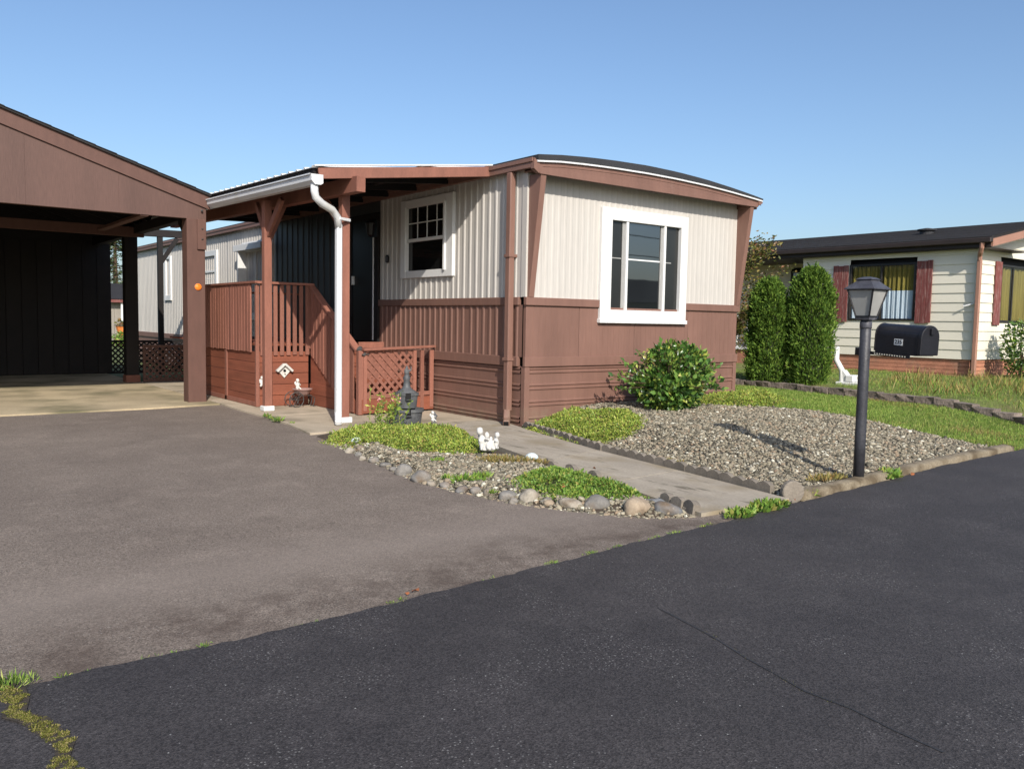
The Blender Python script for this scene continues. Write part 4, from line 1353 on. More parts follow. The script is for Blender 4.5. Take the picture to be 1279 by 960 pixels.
# ------------------------------------------------------------------ lamp post and mailbox
LPX, LPY = 6.92, 3.985
LP = thing("lamp_post", (LPX, LPY, 0.03), "weathered black lamp post with four-sided frosted lantern in the gravel by the road", "lamp post")
v, f = lathe_vf([(0.047, -0.05), (0.047, 0.4), (0.0455, 0.8), (0.046, 1.415), (0.040, 1.42)], 20, (LPX, LPY, 0.03))
mesh_obj("post", v, f, MT['post'], LP, smooth=True)
v, f = lathe_vf([(0.049, 0.0), (0.051, 0.01), (0.051, 0.05), (0.049, 0.055)], 20, (LPX, LPY, 1.37))
mesh_obj("collar", v, f, MT['lampmetal'], LP, smooth=True)
LT = link(bpy.data.objects.new("lantern", None), LP, (LPX, LPY, 1.45))
def frustum(z0, h0, z1, h1, c=(LPX, LPY)):
    v = [(c[0] + sx * h0, c[1] + sy * h0, z0) for sx, sy in ((-1, -1), (1, -1), (1, 1), (-1, 1))]
    v += [(c[0] + sx * h1, c[1] + sy * h1, z1) for sx, sy in ((-1, -1), (1, -1), (1, 1), (-1, 1))]
    return v, [(3, 2, 1, 0), (4, 5, 6, 7), (0, 1, 5, 4), (1, 2, 6, 5), (2, 3, 7, 6), (3, 0, 4, 7)]
v, f = frustum(1.445, .060, 1.47, .066)
mesh_obj("lantern_base", v, f, MT['lampmetal'], LT)
zb, zt, hb0, hb1 = 1.47, 1.705, 0.062, 0.118
for i, (ax, s) in enumerate((('x', -1), ('x', 1), ('y', -1), ('y', 1))):
    q = [(-1, zb, hb0), (1, zb, hb0), (1, zt, hb1), (-1, zt, hb1)]
    vv = []
    for off in (0.0, 0.003):
        for u, z, hw in q:
            hw2 = hw - .004 - off
            vv.append((LPX + (s * hw2 if ax == 'x' else u * (hw - .006)), LPY + (s * hw2 if ax == 'y' else u * (hw - .006)), z))
    fixn(mesh_obj("pane", vv, [(0, 1, 2, 3), (7, 6, 5, 4), (0, 4, 5, 1), (1, 5, 6, 2), (2, 6, 7, 3), (3, 7, 4, 0)], MT['lantern_glass'], LT))
for sx, sy in ((-1, -1), (1, -1), (1, 1), (-1, 1)):
    beam("corner_bar", (LPX + sx * hb0, LPY + sy * hb0, zb), (LPX + sx * hb1, LPY + sy * hb1, zt), 0.013, 0.013, MT['black'], LT, 0.002)
for z, hw in ((zb + .004, hb0), (zt, hb1)):
    for k in range(4):
        a = [(-1, -1), (1, -1), (1, 1), (-1, 1)]
        p, q = a[k], a[(k + 1) % 4]
        beam("frame_bar", (LPX + p[0] * hw, LPY + p[1] * hw, z), (LPX + q[0] * hw, LPY + q[1] * hw, z), 0.014, 0.014, MT['black'], LT, 0.002)
v, f = lathe_vf([(0.018, 0), (0.030, 0.03), (0.033, 0.06), (0.026, 0.09), (0.012, 0.105)], 12, (LPX, LPY, 1.49))
mesh_obj("bulb", v, f, MT['marble'], LT, smooth=True)
vf = join(frustum(1.705, .138, 1.712, .140), frustum(1.712, .140, 1.775, .072), frustum(1.775, .072, 1.787, .064))
mesh_obj("lantern_roof", vf[0], vf[1], MT['lampmetal'], LT)
vf = join(frustum(1.787, .072, 1.793, .076), frustum(1.793, .076, 1.808, .052), frustum(1.808, .052, 1.816, .02))
mesh_obj("roof_cap", vf[0], vf[1], MT['lampmetal'], LT)

MBX = thing("mailbox", (6.955, 3.925, 1.185), "black metal mailbox with white house number 235 on the lamp post", "mailbox")
MBX.rotation_euler = (math.radians(2.6), 0, math.radians(-15))     # door sags slightly towards the road
def mb_part(name, prof, y0, y1, m, bev=None):
    """profile in x,z extruded along local y (rear y0 to front y1, negative towards the road)"""
    v, f = prism(prof, 'y', y0, y1)
    me = bpy.data.meshes.new(name)
    me.from_pydata(v, [], f)
    me.materials.append(m)
    o = bpy.data.objects.new(name, me)
    COL.objects.link(o)
    o.parent = MBX
    fixn(o)
    if bev:
        md = o.modifiers.new("bevel", 'BEVEL')
        md.width = bev; md.segments = 2; md.limit_method = 'ANGLE'
    return o
def arch(w, h, g=0.0):
    r = w / 2 + g
    return [(-r, -g), (r, -g)] + [(r * math.cos(a), (h - w / 2) + r * math.sin(a) * 1.0) for a in np.linspace(0, math.pi, 15)]
mb_part("body", [(x + .10, z) for x, z in arch(.19, .235)], 0.0, -0.47, MT['black'], .004)
mb_part("door", [(x + .10, z) for x, z in arch(.19, .235, .006)], -0.462, -0.495, MT['black'], .006)
mb_part("rear_rim", [(x + .10, z) for x, z in arch(.19, .235, .003)], 0.0, -0.012, MT['black'], .003)
mb_part("door_handle", [(.085, .165), (.115, .165), (.115, .215), (.085, .215)], -0.495, -0.515, MT['black'], .004)
mb_part("bottom_flange", [(0.0, -.014), (.20, -.014), (.20, .004), (0.0, .004)], -0.02, -0.45, MT['black'])
br = mb_part("bracket_bar", [(-.012, -.040), (-.004, -.040), (-.004, -.012), (-.012, -.012)], 0.14, -0.40, MT['black'])
hv, hf = join(*[box_vf(-.0145, -.0125, -.36 + i * .027, -.36 + i * .027 + .011, -.033, -.023) for i in range(13)])
o = bpy.data.objects.new("bracket_hole", bpy.data.meshes.new("bracket_hole"))
o.data.from_pydata(hv, [], hf); o.data.materials.append(MT['nb_siding']); COL.objects.link(o); o.parent = MBX; o["kind"] = "stuff"
mb_part("clamp", [(-.075, -.055), (.02, -.055), (.02, .012), (-.075, .012)], 0.135, 0.045, MT['black'], .004)
o = mb_part("number_plate", [(0.0, 0), (0.001, 0), (0.001, .052), (0.0, .052)], -.215, -.305, MT['sticker'])
o.location = (0.0035, 0, .062)
NP = o
cu = bpy.data.curves.new("digits", 'FONT')
cu.body = "235"
cu.size = 0.062
cu.align_x = 'CENTER'; cu.align_y = 'CENTER'
cu.extrude = 0.0006
cu.offset = 0.0012
tmp = bpy.data.objects.new("tmp", cu)
COL.objects.link(tmp)
bpy.context.view_layer.update()
dme = bpy.data.meshes.new_from_object(tmp.evaluated_get(bpy.context.evaluated_depsgraph_get()))
bpy.data.objects.remove(tmp)
dme.materials.clear(); dme.materials.append(MT['text'])
dg = bpy.data.objects.new("digits", dme)
COL.objects.link(dg)
dg.parent = NP
dg.rotation_euler = (math.pi / 2, 0, -math.pi / 2)
dg.location = (-0.0015, -.26, .026)
dg.scale = (.82, .80, 1)

# ------------------------------------------------------------------ neighbour's house
NBX, NBY = 18.99, 8.45
NB = thing("neighbour_house", (NBX, NBY, 0.2), "pale yellow lap-sided house with dark low roof and red shutters beyond the lawn", "house")
NZ0, NZ1 = 0.72, 3.20
board("wall_core", NBX + .16, 25.3, NBY + .16, 12.70, 0.1, 3.15, MT['dark_wood'], NB, 0)
board("wall_core", NBX + 1.6, 25.4, 12.70, 22.0, 0.1, 3.15, MT['dark_wood'], NB, 0)
SH = .2065
def lap(axis, a0, a1, pos, z0, z1, cuts):
    """one lap board, tilted so that its lower edge stands proud, split around window openings"""
    segs = [(a0, a1)]
    for c0, c1, cz0, cz1 in cuts:
        if z1 > cz0 + .02 and z0 < cz1 - .02:
            ns = []
            for s0, s1 in segs:
                if c0 > s0: ns.append((s0, min(c0, s1)))
                if c1 < s1: ns.append((max(c1, s0), s1))
            segs = [q for q in ns if q[1] - q[0] > .01]
    for s0, s1 in segs:
        pr = [(0.0, z0), (-0.026, z0), (-0.006, z1 + .012), (0.0, z1 + .012)]
        pr = [(pos + a, z) for a, z in pr]
        if axis == 'y':
            v, f = prism([(a, z) for a, z in pr], 'y', s0, s1)
        else:
            v, f = prism([(a, z) for a, z in pr], 'x', s0, s1)
        fixn(mesh_obj("siding_board", v, f, MT['nb_siding'], NB))
WSY = (9.76, 11.40, 1.545, 2.875)      # long side window opening y0,y1,z0,z1
WEX = (20.08, 22.6, 1.54, 2.83)        # end window opening x0,x1,z0,z1
for k in range(12):
    z0 = NZ0 + k * SH
    lap('y', NBY + .02, 12.70, NBX, z0, z0 + SH, [WSY])
for k in range(17):
    z0 = NZ0 + k * SH
    xs0 = max(NBX + .02, 18.76 + (z0 + SH - 3.275) / .188)
    xe = 44.6 - xs0
    if xe - xs0 > .3:
        lap('x', xs0, xe, NBY, z0, z0 + SH, [WEX])
for k in range(12):
    z0 = NZ0 + k * SH
    lap('y', 12.72, 19.0, NBX + 1.55, z0, z0 + SH, [(13.2, 14.1, 1.3, 2.9)])
    lap('x', NBX + .02, NBX + 1.5, 12.72, z0, z0 + SH, [])
for a in ((NBX - .03, NBX + .03, NBY - .03, NBY + .03, NZ0, 3.12),):
    board("corner_trim", *a, MT['nb_siding'], NB)
# brick-faced skirting courses
MT['brick'] = mat("terracotta_brick", (0.40, 0.175, 0.11), 0.85, (5, 0.25), (30, 0.2), bump=(40, 0.4, 0.006), tint=((0.30, 0.20, 0.14), 3.0, 0.5, 0.8), rnd=0.12)
for k in range(6):
    z0 = 0.22 + k * .085
    off = (k % 2) * .11
    board("brick_course", NBX + .012, NBX + .05, NBY + .05, 12.68, z0, z0 + .078, MT['brick'], NB, 0.004)
    board("brick_course", NBX + .05, 25.3, NBY + .012, NBY + .05, z0, z0 + .078, MT['brick'], NB, 0.004)
board("skirting_backing", NBX + .03, 25.3, NBY + .03, 12.68, 0.0, 0.72, MT['dark_wood'], NB, 0)
def nb_window(axis, pos, a0, a1, z0, z1, divs, name):
    c = (pos, a0, z0) if axis == 'y' else (a0, pos, z0)
    w = link(bpy.data.objects.new(name, None), NB, c)
    def bd(nm, b0, b1, q0, q1, d0, d1, m, bev=0.003):
        if axis == 'y': return board(nm, pos - d1, pos - d0, b0, b1, q0, q1, m, w, bev)
        return board(nm, b0, b1, pos - d1, pos - d0, q0, q1, m, w, bev)
    t = .05
    bd("frame", a0, a0 + t, z0, z1, -.05, .03, MT['alu']); bd("frame", a1 - t, a1, z0, z1, -.05, .03, MT['alu'])
    bd("frame", a0 + t, a1 - t, z1 - t, z1, -.05, .029, MT['alu']); bd("frame", a0 + t, a1 - t, z0, z0 + t, -.05, .029, MT['alu'])
    for d in divs: bd("mullion", d - .02, d + .02, z0 + t, z1 - t, -.05, .02, MT['alu'])
    ed = [a0 + t] + list(divs) + [a1 - t]
    for i in range(len(ed) - 1):
        bd("pane", ed[i], ed[i + 1], z0 + t, z1 - t, .002, .006, MT['glass_clear'], 0)
    return w, bd
def drape(w, axis, pos, a0, a1, z0, z1, m, name="curtain", amp=.02, per=.11):
    n = int((a1 - a0) / .02)
    v = []
    for i in range(n + 1):
        a = a0 + (a1 - a0) * i / n
        d = amp * math.sin(2 * math.pi * a / per) + .4 * amp * math.sin(2 * math.pi * a / (per * .37))
        for z in (z0, z1):
            v.append((pos + .05 + d, a, z) if axis == 'y' else (a, pos + .05 + d, z))
    f = [(2 * i, 2 * i + 2, 2 * i + 3, 2 * i + 1) for i in range(n)]
    mesh_obj(name, v, f, m, w)
w, bd = nb_window('y', NBX - .01, *WSY[:2], *WSY[2:], [10.60], "window")
drape(w, 'y', NBX - .01, WSY[0] + .03, WSY[1] - .03, 2.20, 2.86, MT['curtain_gold'])
drape(w, 'y', NBX - .022, WSY[0] + .03, WSY[1] - .03, 1.56, 2.24, MT['curtain_blue'], "cafe_curtain", .012)
w, bd = nb_window('x', NBY - .01, *WEX[:2], *WEX[2:], [20.72, 21.6], "window")
drape(w, 'x', NBY - .01, 20.1, 22.5, 1.56, 2.82, MT['curtain_gold'], per=.2, amp=.03)
# plank shutters
def shutter(axis, pos, a0, a1, z0, z1):
    s = link(bpy.data.objects.new("shutter", None), NB, (pos, a0, z0) if axis == 'y' else (a0, pos, z0))
    n = 3
    w = (a1 - a0) / n
    for i in range(n):
        b0, b1 = a0 + i * w + .004, a0 + (i + 1) * w - .004
        z = random.uniform(-.01, .01)
        if axis == 'y': board("plank", pos - .065, pos - .035, b0, b1, z0 + z, z1 + z, MT['shutter'], s, 0.003)
        else: board("plank", b0, b1, pos - .065, pos - .035, z0 + z, z1 + z, MT['shutter'], s, 0.003)
shutter('y', NBX, 11.42, 11.82, 1.50, 2.86)
shutter('y', NBX, 9.38, 9.74, 1.50, 2.90)
shutter('x', NBY, 19.76, 20.06, 1.48, 2.88)
# recess window
w, bd = nb_window('y', NBX + 1.53, 13.2, 14.1, 1.3, 2.9, [13.65], "recess_window")
drape(w, 'y', NBX + 1.53, 13.25, 14.05, 1.35, 2.85, MT['curtain_blue'])
# roof, gutter, rake
RXp, EXn = 22.3, 18.76
def nrz(x): return 3.325 + (x - EXn) * 0.188 if x <= RXp else 3.325 + (RXp - EXn) * .188 - (x - RXp) * .188
for a, b in ((EXn, RXp), (RXp, 25.9)):
    v, f = prism([(a, nrz(a) - .05), (b, nrz(b) - .05), (b, nrz(b)), (a, nrz(a))], 'y', 8.10, 22.2)
    fixn(mesh_obj("roof_plane", v, f, MT['shingle'], NB))
    n = 18
    for k in range(n):
        xa = a + (b - a) * k / n if a == EXn else b + (a - b) * k / n
        xb = a + (b - a) * (k + 1.1) / n if a == EXn else b + (a - b) * (k + 1.1) / n
        v, f = prism([(xa, nrz(xa) + .001), (xb, nrz(min(max(xb, EXn), 25.9)) + .001), (xb, nrz(min(max(xb, EXn), 25.9)) + .004), (xa, nrz(xa) + .014)], 'y', 8.09 - .003 * (k % 2), 22.2)
        fixn(mesh_obj("shingle_course", v, f, MT['shingle'], NB))
    v, f = prism([(a, nrz(a) - .21), (b, nrz(b) - .21), (b, nrz(b) - .052), (a, nrz(a) - .052)], 'y', 8.06, 8.10)
    fixn(mesh_obj("rake_board", v, f, MT['nb_trim'], NB))
board("gutter", 18.64, 18.755, 8.06, 22.0, 3.195, 3.30, MT['nb_dark'], NB, 0.015)
board("eave_fascia", 18.755, 18.79, 8.10, 22.0, 3.11, 3.265, MT['nb_dark'], NB)
board("soffit", 18.79, NBX + 1.6, 8.11, 22.0, 3.095, 3.11, MT['nb_dark'], NB, 0)
board("frieze_board", NBX - .035, NBX, NBY, 12.7, 3.03, 3.10, MT['nb_siding'], NB)
v, f = lathe_vf([(0.16, 0), (0.16, .10), (0.22, .10), (0.22, .13), (0.05, .16)], 16, (20.6, 10.4, nrz(20.6) - .02))
mesh_obj("roof_vent", v, f, MT['roof_dark'], NB)
nd = link(bpy.data.objects.new("downspout", None), NB, (18.9, 8.36, .3))
v, f = tube_vf([(18.70, 8.25, 3.20), (18.71, 8.26, 3.10), (18.76, 8.30, 3.02), (18.87, 8.36, 2.95), (18.90, 8.37, 2.85)], .05, 8)
mesh_obj("gooseneck", v, f, MT['nb_trim'], nd)
beam("pipe", (18.90, 8.37, 2.85), (18.90, 8.37, 0.30), 0.09, 0.075, MT['nb_trim'], nd, 0.012)
beam("hose_hook", (18.96, 8.40, 1.95), (18.88, 8.65, 1.87), 0.03, 0.03, MT['white'], NB, 0.004)
beam("hose_hook", (19.05, 8.42, 1.93), (19.09, 8.38, 2.03), 0.025, 0.03, MT['white'], NB, 0.004)
# white porch rail glimpsed in the recess
for i in range(6):
    y = 13.6 + i * .35
    board("porch_baluster", 18.95, 18.99, y, y + .05, 0.8, 1.7, MT['white'], NB)
board("porch_rail", 18.93, 19.01, 13.4, 16.0, 1.68, 1.75, MT['white'], NB)
board("porch_rail", 18.93, 19.01, 13.4, 16.0, 0.72, 0.80, MT['white'], NB)
board("porch_brick_base", 18.99, 20.5, 12.72, 16.2, 0.2, 0.71, MT['brick'], NB)

# ------------------------------------------------------------------ gravel, rocks
def rocks_on(name, poly, hfun, n, size, label):
    x, y = scatter(poly, n)
    z = np.array(hfun(x, y)) + RNG.uniform(-.004, .012, len(x))
    o = stones(name, np.stack([x, y, z], 1), size, MT['gravel'])
    return tag(o, label, "gravel", kind='stuff')
rocks_on("gravel", GRAVEL, hl, 34000, 0.0145, "raised bed of mixed tan and grey pebbles around the lamp post")
PEB = [(4.0, 8.7), (3.93, 8.0), (3.80, 7.06), (3.67, 6.11), (3.72, 5.56), (3.81, 5.15), (3.94, 4.73), (4.12, 4.4), (4.31, 4.12), (4.55, 3.93), (4.72, 3.95), (4.80, 4.4), (4.55, 4.55), (4.2, 4.75), (4.12, 5.05), (4.3, 5.4), (4.5, 5.5), (4.9, 5.6), (5.06, 6.0), (5.12, 6.5), (4.9, 6.8), (4.5, 6.9), (4.3, 7.4), (4.2, 7.9)]
rocks_on("bed_gravel", PEB, hb, 7500, 0.015, "patch of pale pebbles in the flower bed beside the driveway")

def rock(name, x, y, w, h, m, label, group=None, rz=None, sq=0.75, base=0.0, seed=None):
    r = random.Random(seed if seed is not None else hash((round(x, 2), round(y, 2))) & 255)
    bm = bmesh.new()
    bmesh.ops.create_icosphere(bm, subdivisions=3, radius=1.0)
    a, b, c = r.uniform(0, 6), r.uniform(0, 6), r.uniform(0, 6)
    for v in bm.verts:
        p = v.co
        k = 1 + .15 * math.sin(2.1 * p.x + a) * math.cos(1.9 * p.y + b) + .10 * math.sin(3.3 * p.z + c + p.x * 2) + .035 * math.sin(7 * p.x + b) * math.sin(6 * p.y + c)
        v.co = Vector((p.x * w / 2 * k, p.y * w / 2 * sq * k, p.z * h / 2 * k * 1.15))
    me = bpy.data.meshes.new(name)
    bm.to_mesh(me); bm.free()
    me.polygons.foreach_set("use_smooth", [True] * len(me.polygons))
    me.materials.append(m)
    o = link(bpy.data.objects.new(name, me), None, (x, y, base + h * .27))
    o.rotation_euler = (r.uniform(-.12, .12), r.uniform(-.12, .12), rz if rz is not None else r.uniform(-1.2, 0.0))
    return tag(o, label, "stone", group)
RG = "stones edging the flower bed"
T, G_, B_, P_ = MT['rock_tan'], MT['rock_grey'], MT['rock_blue'], MT['rock_pale']
for x, y, w, h, m, lab in (
    (4.41, 4.24, .23, .145, T, "largest round tan stone at the driveway corner of the bed"),
    (4.58, 4.10, .21, .105, B_, "smooth blue-grey oval stone nearest the walk corner"),
    (4.66, 4.30, .20, .095, B_, "flat blue-grey stone tucked behind the tan boulder"),
    (4.25, 4.50, .185, .125, G_, "rounded grey stone left of the largest tan stone"),
    (4.13, 4.64, .185, .095, P_, "broad pale stone at the front of the green mat"),
    (4.34, 4.92, .10, .075, P_, "small upright pale stone within the green mat"),
    (3.99, 4.98, .165, .115, P_, "domed pale tan stone on the driveway edge"),
    (3.92, 5.15, .165, .08, G_, "low grey stone left of the domed pale stone"),
    (3.72, 6.12, .18, .11, G_, "largest grey stone in the pebbly part of the bed"),
    (3.76, 6.48, .15, .11, G_, "squat grey stone with flat top beside the pebbles"),
    (4.05, 7.84, .14, .08, T, "tan stone beside the pale blue dome"),
    (3.91, 7.84, .10, .06, P_, "small white stone at the driveway edge by the tan stone")):
    rock("edging_stone", x, y, w, h, m, lab, RG)
SMALL = [(4.05, 4.84, .10, .06, G_), (3.84, 7.19, .10, .07, G_), (3.83, 6.93, .12, .05, G_), (3.77, 5.57, .10, .06, B_), (3.82, 5.45, .11, .07, G_), (3.88, 5.33, .14, .075, P_),
         (3.75, 5.78, .10, .06, G_), (3.71, 5.93, .08, .05, P_), (3.77, 6.68, .08, .05, G_), (3.80, 7.35, .07, .05, P_), (3.88, 7.6, .08, .05, G_), (3.86, 5.0, .07, .05, G_), (4.03, 4.78, .09, .06, T)]
ORD = "first second third fourth fifth sixth seventh eighth ninth tenth eleventh twelfth thirteenth".split()
HUE = {G_: "grey", B_: "blue-grey", P_: "pale", T: "tan"}
for i, (x, y, w, h, m) in enumerate(sorted(SMALL, key=lambda q: -q[1])):
    rock("edging_stone", x, y, w, h, m, "small %s stone, %s of the small ones along the driveway counted from the porch" % (HUE[m], ORD[i]), RG)

# ------------------------------------------------------------------ low planting
def mound(name, poly, base, H, n, size, m, label, cat="ground cover", edge=0.3, seed=0.0, width=0.5, jit=0.75):
    def hz(x, y):
        d = inset_dist(x, y, poly)
        return base(x, y) + H * np.sqrt(sm(d / edge)) * (0.74 + 0.30 * vnoise(x, y, 3.0, seed) + 0.16 * vnoise(x, y, 9.0, seed + 2))
    x, y = scatter(poly, n)
    # ragged outline: leaves spill over the boundary
    keep = RNG.uniform(0, 1, len(x)) < np.clip(.70 + .55 * vnoise(x, y, 6.0, seed + 5), .18, 1)
    x, y = x[keep], y[keep]
    x = x + RNG.normal(0, .03, len(x)); y = y + RNG.normal(0, .03, len(y))
    z = hz(x, y) + RNG.normal(0, .010, len(x)) - .012
    P = np.stack([x, y, z], 1)
    e = .03
    gx = (hz(x + e, y) - hz(x - e, y)) / (2 * e); gy = (hz(x, y + e) - hz(x, y - e)) / (2 * e)
    D = unit(np.stack([-gx, -gy, np.ones_like(gx) * 1.0], 1))
    sz = size * RNG.uniform(.55, 1.35, len(x))
    spr = RNG.uniform(0, 1, len(x)) < .04
    sz[spr] *= RNG.uniform(1.2, 1.8, spr.sum())
    P[spr, 2] += .012
    o = leaves(name, P, D, sz, m, None, width, jit)
    tag(o, label, cat, kind='stuff')
    u = grid_sheet("stem_mat", poly, lambda a, b: float(hz(a, b)) - .022, 0.10, MT['under_growth'], None, o)
    return o
mound("ground_cover", [(6.55, 8.25), (6.42, 7.5), (6.28, 6.95), (6.42, 6.72), (6.8, 6.66), (7.2, 6.85), (7.55, 7.25), (7.65, 7.75), (7.45, 8.4), (6.85, 8.47)], hl, 0.15, 36000, .023, MT['leaf_lime'],
      "yellow-green ground cover mound left of the glossy shrub", seed=1.0)
mound("ground_cover", [(9.35, 7.75), (9.75, 7.30), (10.3, 7.15), (10.9, 7.35), (11.35, 7.9), (11.4, 8.45), (10.2, 8.48), (9.5, 8.3)], hl, 0.14, 28000, .024, MT['leaf_lime'],
      "yellow-green ground cover mound right of the glossy shrub by the lawn", seed=2.2)
mound("ground_cover", [(3.97, 8.6), (3.98, 8.0), (4.25, 7.72), (4.35, 7.2), (4.5, 6.85), (4.85, 6.82), (5.2, 7.15), (5.42, 7.6), (5.60, 8.2), (5.62, 8.6), (5.35, 8.95), (4.9, 9.05), (4.3, 9.0)], hb, 0.10, 50000, .022, MT['leaf_lime'],
      "spreading yellow-green ground cover in front of the tiered fountain", seed=3.1)
mound("ground_cover", [(4.22, 5.5), (4.02, 5.1), (4.10, 4.78), (4.30, 4.62), (4.60, 4.42), (4.78, 4.45), (4.88, 4.85), (4.98, 5.2), (5.02, 5.6), (4.8, 5.72), (4.5, 5.65)], hb, 0.10, 24000, .023, MT['leaf_green'],
      "green ground cover mat behind the round stones near the road", seed=4.4)

def tufts(name, spots, m, label, cat, blade=0.06, n=40, r=0.05, width=0.10, up=1.0, jit=0.45):
    P, D, S = [], [], []
    for x, y, z, k in spots:
        c = int(n * k)
        a = RNG.uniform(0, 6.283, c); q = np.sqrt(RNG.uniform(0, 1, c)) * r * k
        P.append(np.stack([x + q * np.cos(a), y + q * np.sin(a), np.full(c, z)], 1))
        D.append(np.stack([np.cos(a) * q / (r * k + 1e-6) * .5, np.sin(a) * q / (r * k + 1e-6) * .5, np.full(c, up)], 1))
        S.append(blade * k * RNG.uniform(.5, 1.3, c))
    o = leaves(name, np.concatenate(P), np.concatenate(D), np.concatenate(S), m, None, width, jit, .05)
    return tag(o, label, cat, kind='stuff')
tufts("weeds", [(4.95, 3.74, .012, 1.3), (5.05, 3.76, .012, 1.0), (5.2, 3.77, .012, 1.1), (5.32, 3.79, .012, 1.5), (5.44, 3.80, .012, 1.3), (5.55, 3.82, .012, .9), (4.86, 3.76, .012, .7)], MT['leaf_green'],
      "green weeds growing where the walk meets the road", "weeds", .045, 90, .06, .42)
tufts("weeds", [(7.42, 3.96, .02, 1.5), (7.30, 3.94, .02, 1.0), (7.52, 3.97, .03, .9)], MT['leaf_green'], "dark green weed clump at the kerb right of the lamp post", "weeds", .05, 80, .05, .42)
tufts("weeds", [(6.02, 3.86, .02, .9), (5.98, 3.85, .02, .6)], MT['leaf_lime'], "yellow-green weed at the kerb beside the round paver", "weeds", .06, 50, .04, .25)
tufts("weeds", [(6.55, 4.12, .05, 1.4), (6.66, 4.10, .05, 1.4), (6.78, 4.08, .05, 1.2), (6.45, 4.14, .05, .8)], MT['leaf_dry'], "low rusty weeds in the gravel left of the lamp post", "weeds", .04, 70, .06, .2)
tufts("weeds", [(4.72, 6.35, .05, 1.6), (4.82, 6.25, .05, 1.6), (4.92, 6.15, .05, 1.5), (4.62, 6.45, .05, 1.2), (5.0, 6.05, .05, 1.0)], MT['leaf_dry'], "dry brown grass patch beside the white statue", "weeds", .045, 90, .07, .12)
tufts("weeds", [(3.90, 5.75, .04, 1.4), (3.98, 5.65, .04, 1.2), (4.10, 5.75, .05, 1.2), (3.86, 5.9, .04, 1.0), (3.87, 5.28, .03, .8), (4.2, 6.6, .05, 1.1)], MT['leaf_green'], "small green weeds among the pale pebbles by the driveway", "weeds", .05, 70, .05, .25)
tufts("weeds", [(4.27, 11.05, .026, .9), (4.23, 10.55, .02, 1.3), (4.25, 10.85, .02, .7), (4.3, 10.25, .02, .6)], MT['leaf_green'], "small weeds along the edge of the porch paving", "weeds", .06, 40, .05, .25)
tufts("weeds", [(6.10, 5.35, .03, 1.2), (6.15, 5.5, .04, .9), (6.02, 5.05, .03, .6)], MT['leaf_dry'], "ochre weeds against the scalloped edging", "weeds", .05, 60, .05, .22)
# moss and weeds in the joint between driveway and road, and along the crack
sp = []
for cx_, nn, sp_ in ((.60, 6, .05), (.95, 4, .06), (1.06, 5, .03), (1.5, 3, .05), (2.0, 5, .04), (2.55, 4, .05), (3.1, 5, .08), (3.38, 8, .06), (3.6, 4, .05), (3.95, 5, .07), (4.2, 6, .07), (4.5, 5, .06)):
    for k in range(nn):
        x = cx_ + random.gauss(0, sp_)
        sp.append((x, edge_y(x) + random.uniform(-.004, .022), .006, random.choice((.3, .4, .5, .7))))
tufts("weeds", sp, MT['leaf_green'], "sparse weeds in the seam between driveway and road", "weeds", .030, 26, .03, .20, .8, .7)
cv, cf = [], []
for i in range(len(CRK)):
    x, y = CRK[i]
    w_ = 0.018 + .020 * abs(math.sin(i * 2.7)) if i > 1 else 0.06
    cv += [(x - w_, y, .0165), (x + w_, y + random.uniform(-.01, .01), .0165)]
for i in range(len(CRK) - 1):
    cf.append((2 * i, 2 * i + 1, 2 * i + 3, 2 * i + 2))
cf = [q[::-1] for q in cf]
MT['crack_soil'] = mat("dark_crack_soil", (0.045, 0.036, 0.026), 0.95, (20, 0.4), (90, 0.4), bump=(80, 1.0, 0.01))
cs = fixn(mesh_obj("road_crack", cv, cf, MT['crack_soil']))
tag(cs, kind='structure')
sp = []
for i in range(len(CRK) - 1):
    for t in np.linspace(0, 1, 15):
        x = CRK[i][0] * (1 - t) + CRK[i + 1][0] * t; y = CRK[i][1] * (1 - t) + CRK[i + 1][1] * t
        sp.append((x + random.uniform(-.025, .025), y + random.uniform(-.02, .02), .016, random.uniform(.5, 1.1)))
sp += [(.24 + .02 * k, 3.47 + random.uniform(-.03, .03), .012, 1.2) for k in range(7)]
MT['moss'] = leafmat("yellow_moss", [(0, (0.07, 0.085, 0.016)), (0.4, (0.14, 0.15, 0.03)), (0.75, (0.21, 0.19, 0.06)), (1, (0.30, 0.24, 0.12))], .8, .1, .1)
tufts("crack_moss", sp, MT['moss'], "yellow-green moss filling the crack in the dark road", "moss", .0075, 170, .019, .45, .4, 1.0)
tufts("weeds", [(.30, 3.50, .012, 1.2), (.37, 3.49, .012, 1.3), (.43, 3.50, .012, .9)], MT['grass'], "grass tuft at the head of the road crack", "weeds", .035, 60, .04, .12)

SEAM = [(2.99, 2.72), (2.97, 2.60), (2.93, 2.40), (2.90, 2.28), (2.84, 2.09), (2.80, 1.92), (2.76, 1.76), (2.77, 1.58), (2.74, 1.40), (2.73, 1.23)]
cv, cf = [], []
for i, (x, y) in enumerate(SEAM):
    w_ = .003 + .003 * abs(math.sin(i * 1.9))
    cv += [(x - w_, y, .0145), (x + w_, y, .0145)]
for i in range(len(SEAM) - 1):
    cf.append((2 * i + 2, 2 * i + 3, 2 * i + 1, 2 * i))
tag(fixn(mesh_obj("road_seam", cv, cf, MT['roof_dark'])), kind='structure')
sp = []
for k in range(26):
    i = random.randrange(2, 7); t = random.random()
    sp.append((SEAM[i][0] * (1 - t) + SEAM[i + 1][0] * t + random.uniform(-.012, .012), SEAM[i][1] * (1 - t) + SEAM[i + 1][1] * t, .013, .5))
tufts("seam_moss", sp, MT['moss'], "faint moss specks along the hairline seam in the road", "moss", .008, 14, .02, .3, .6, .9)

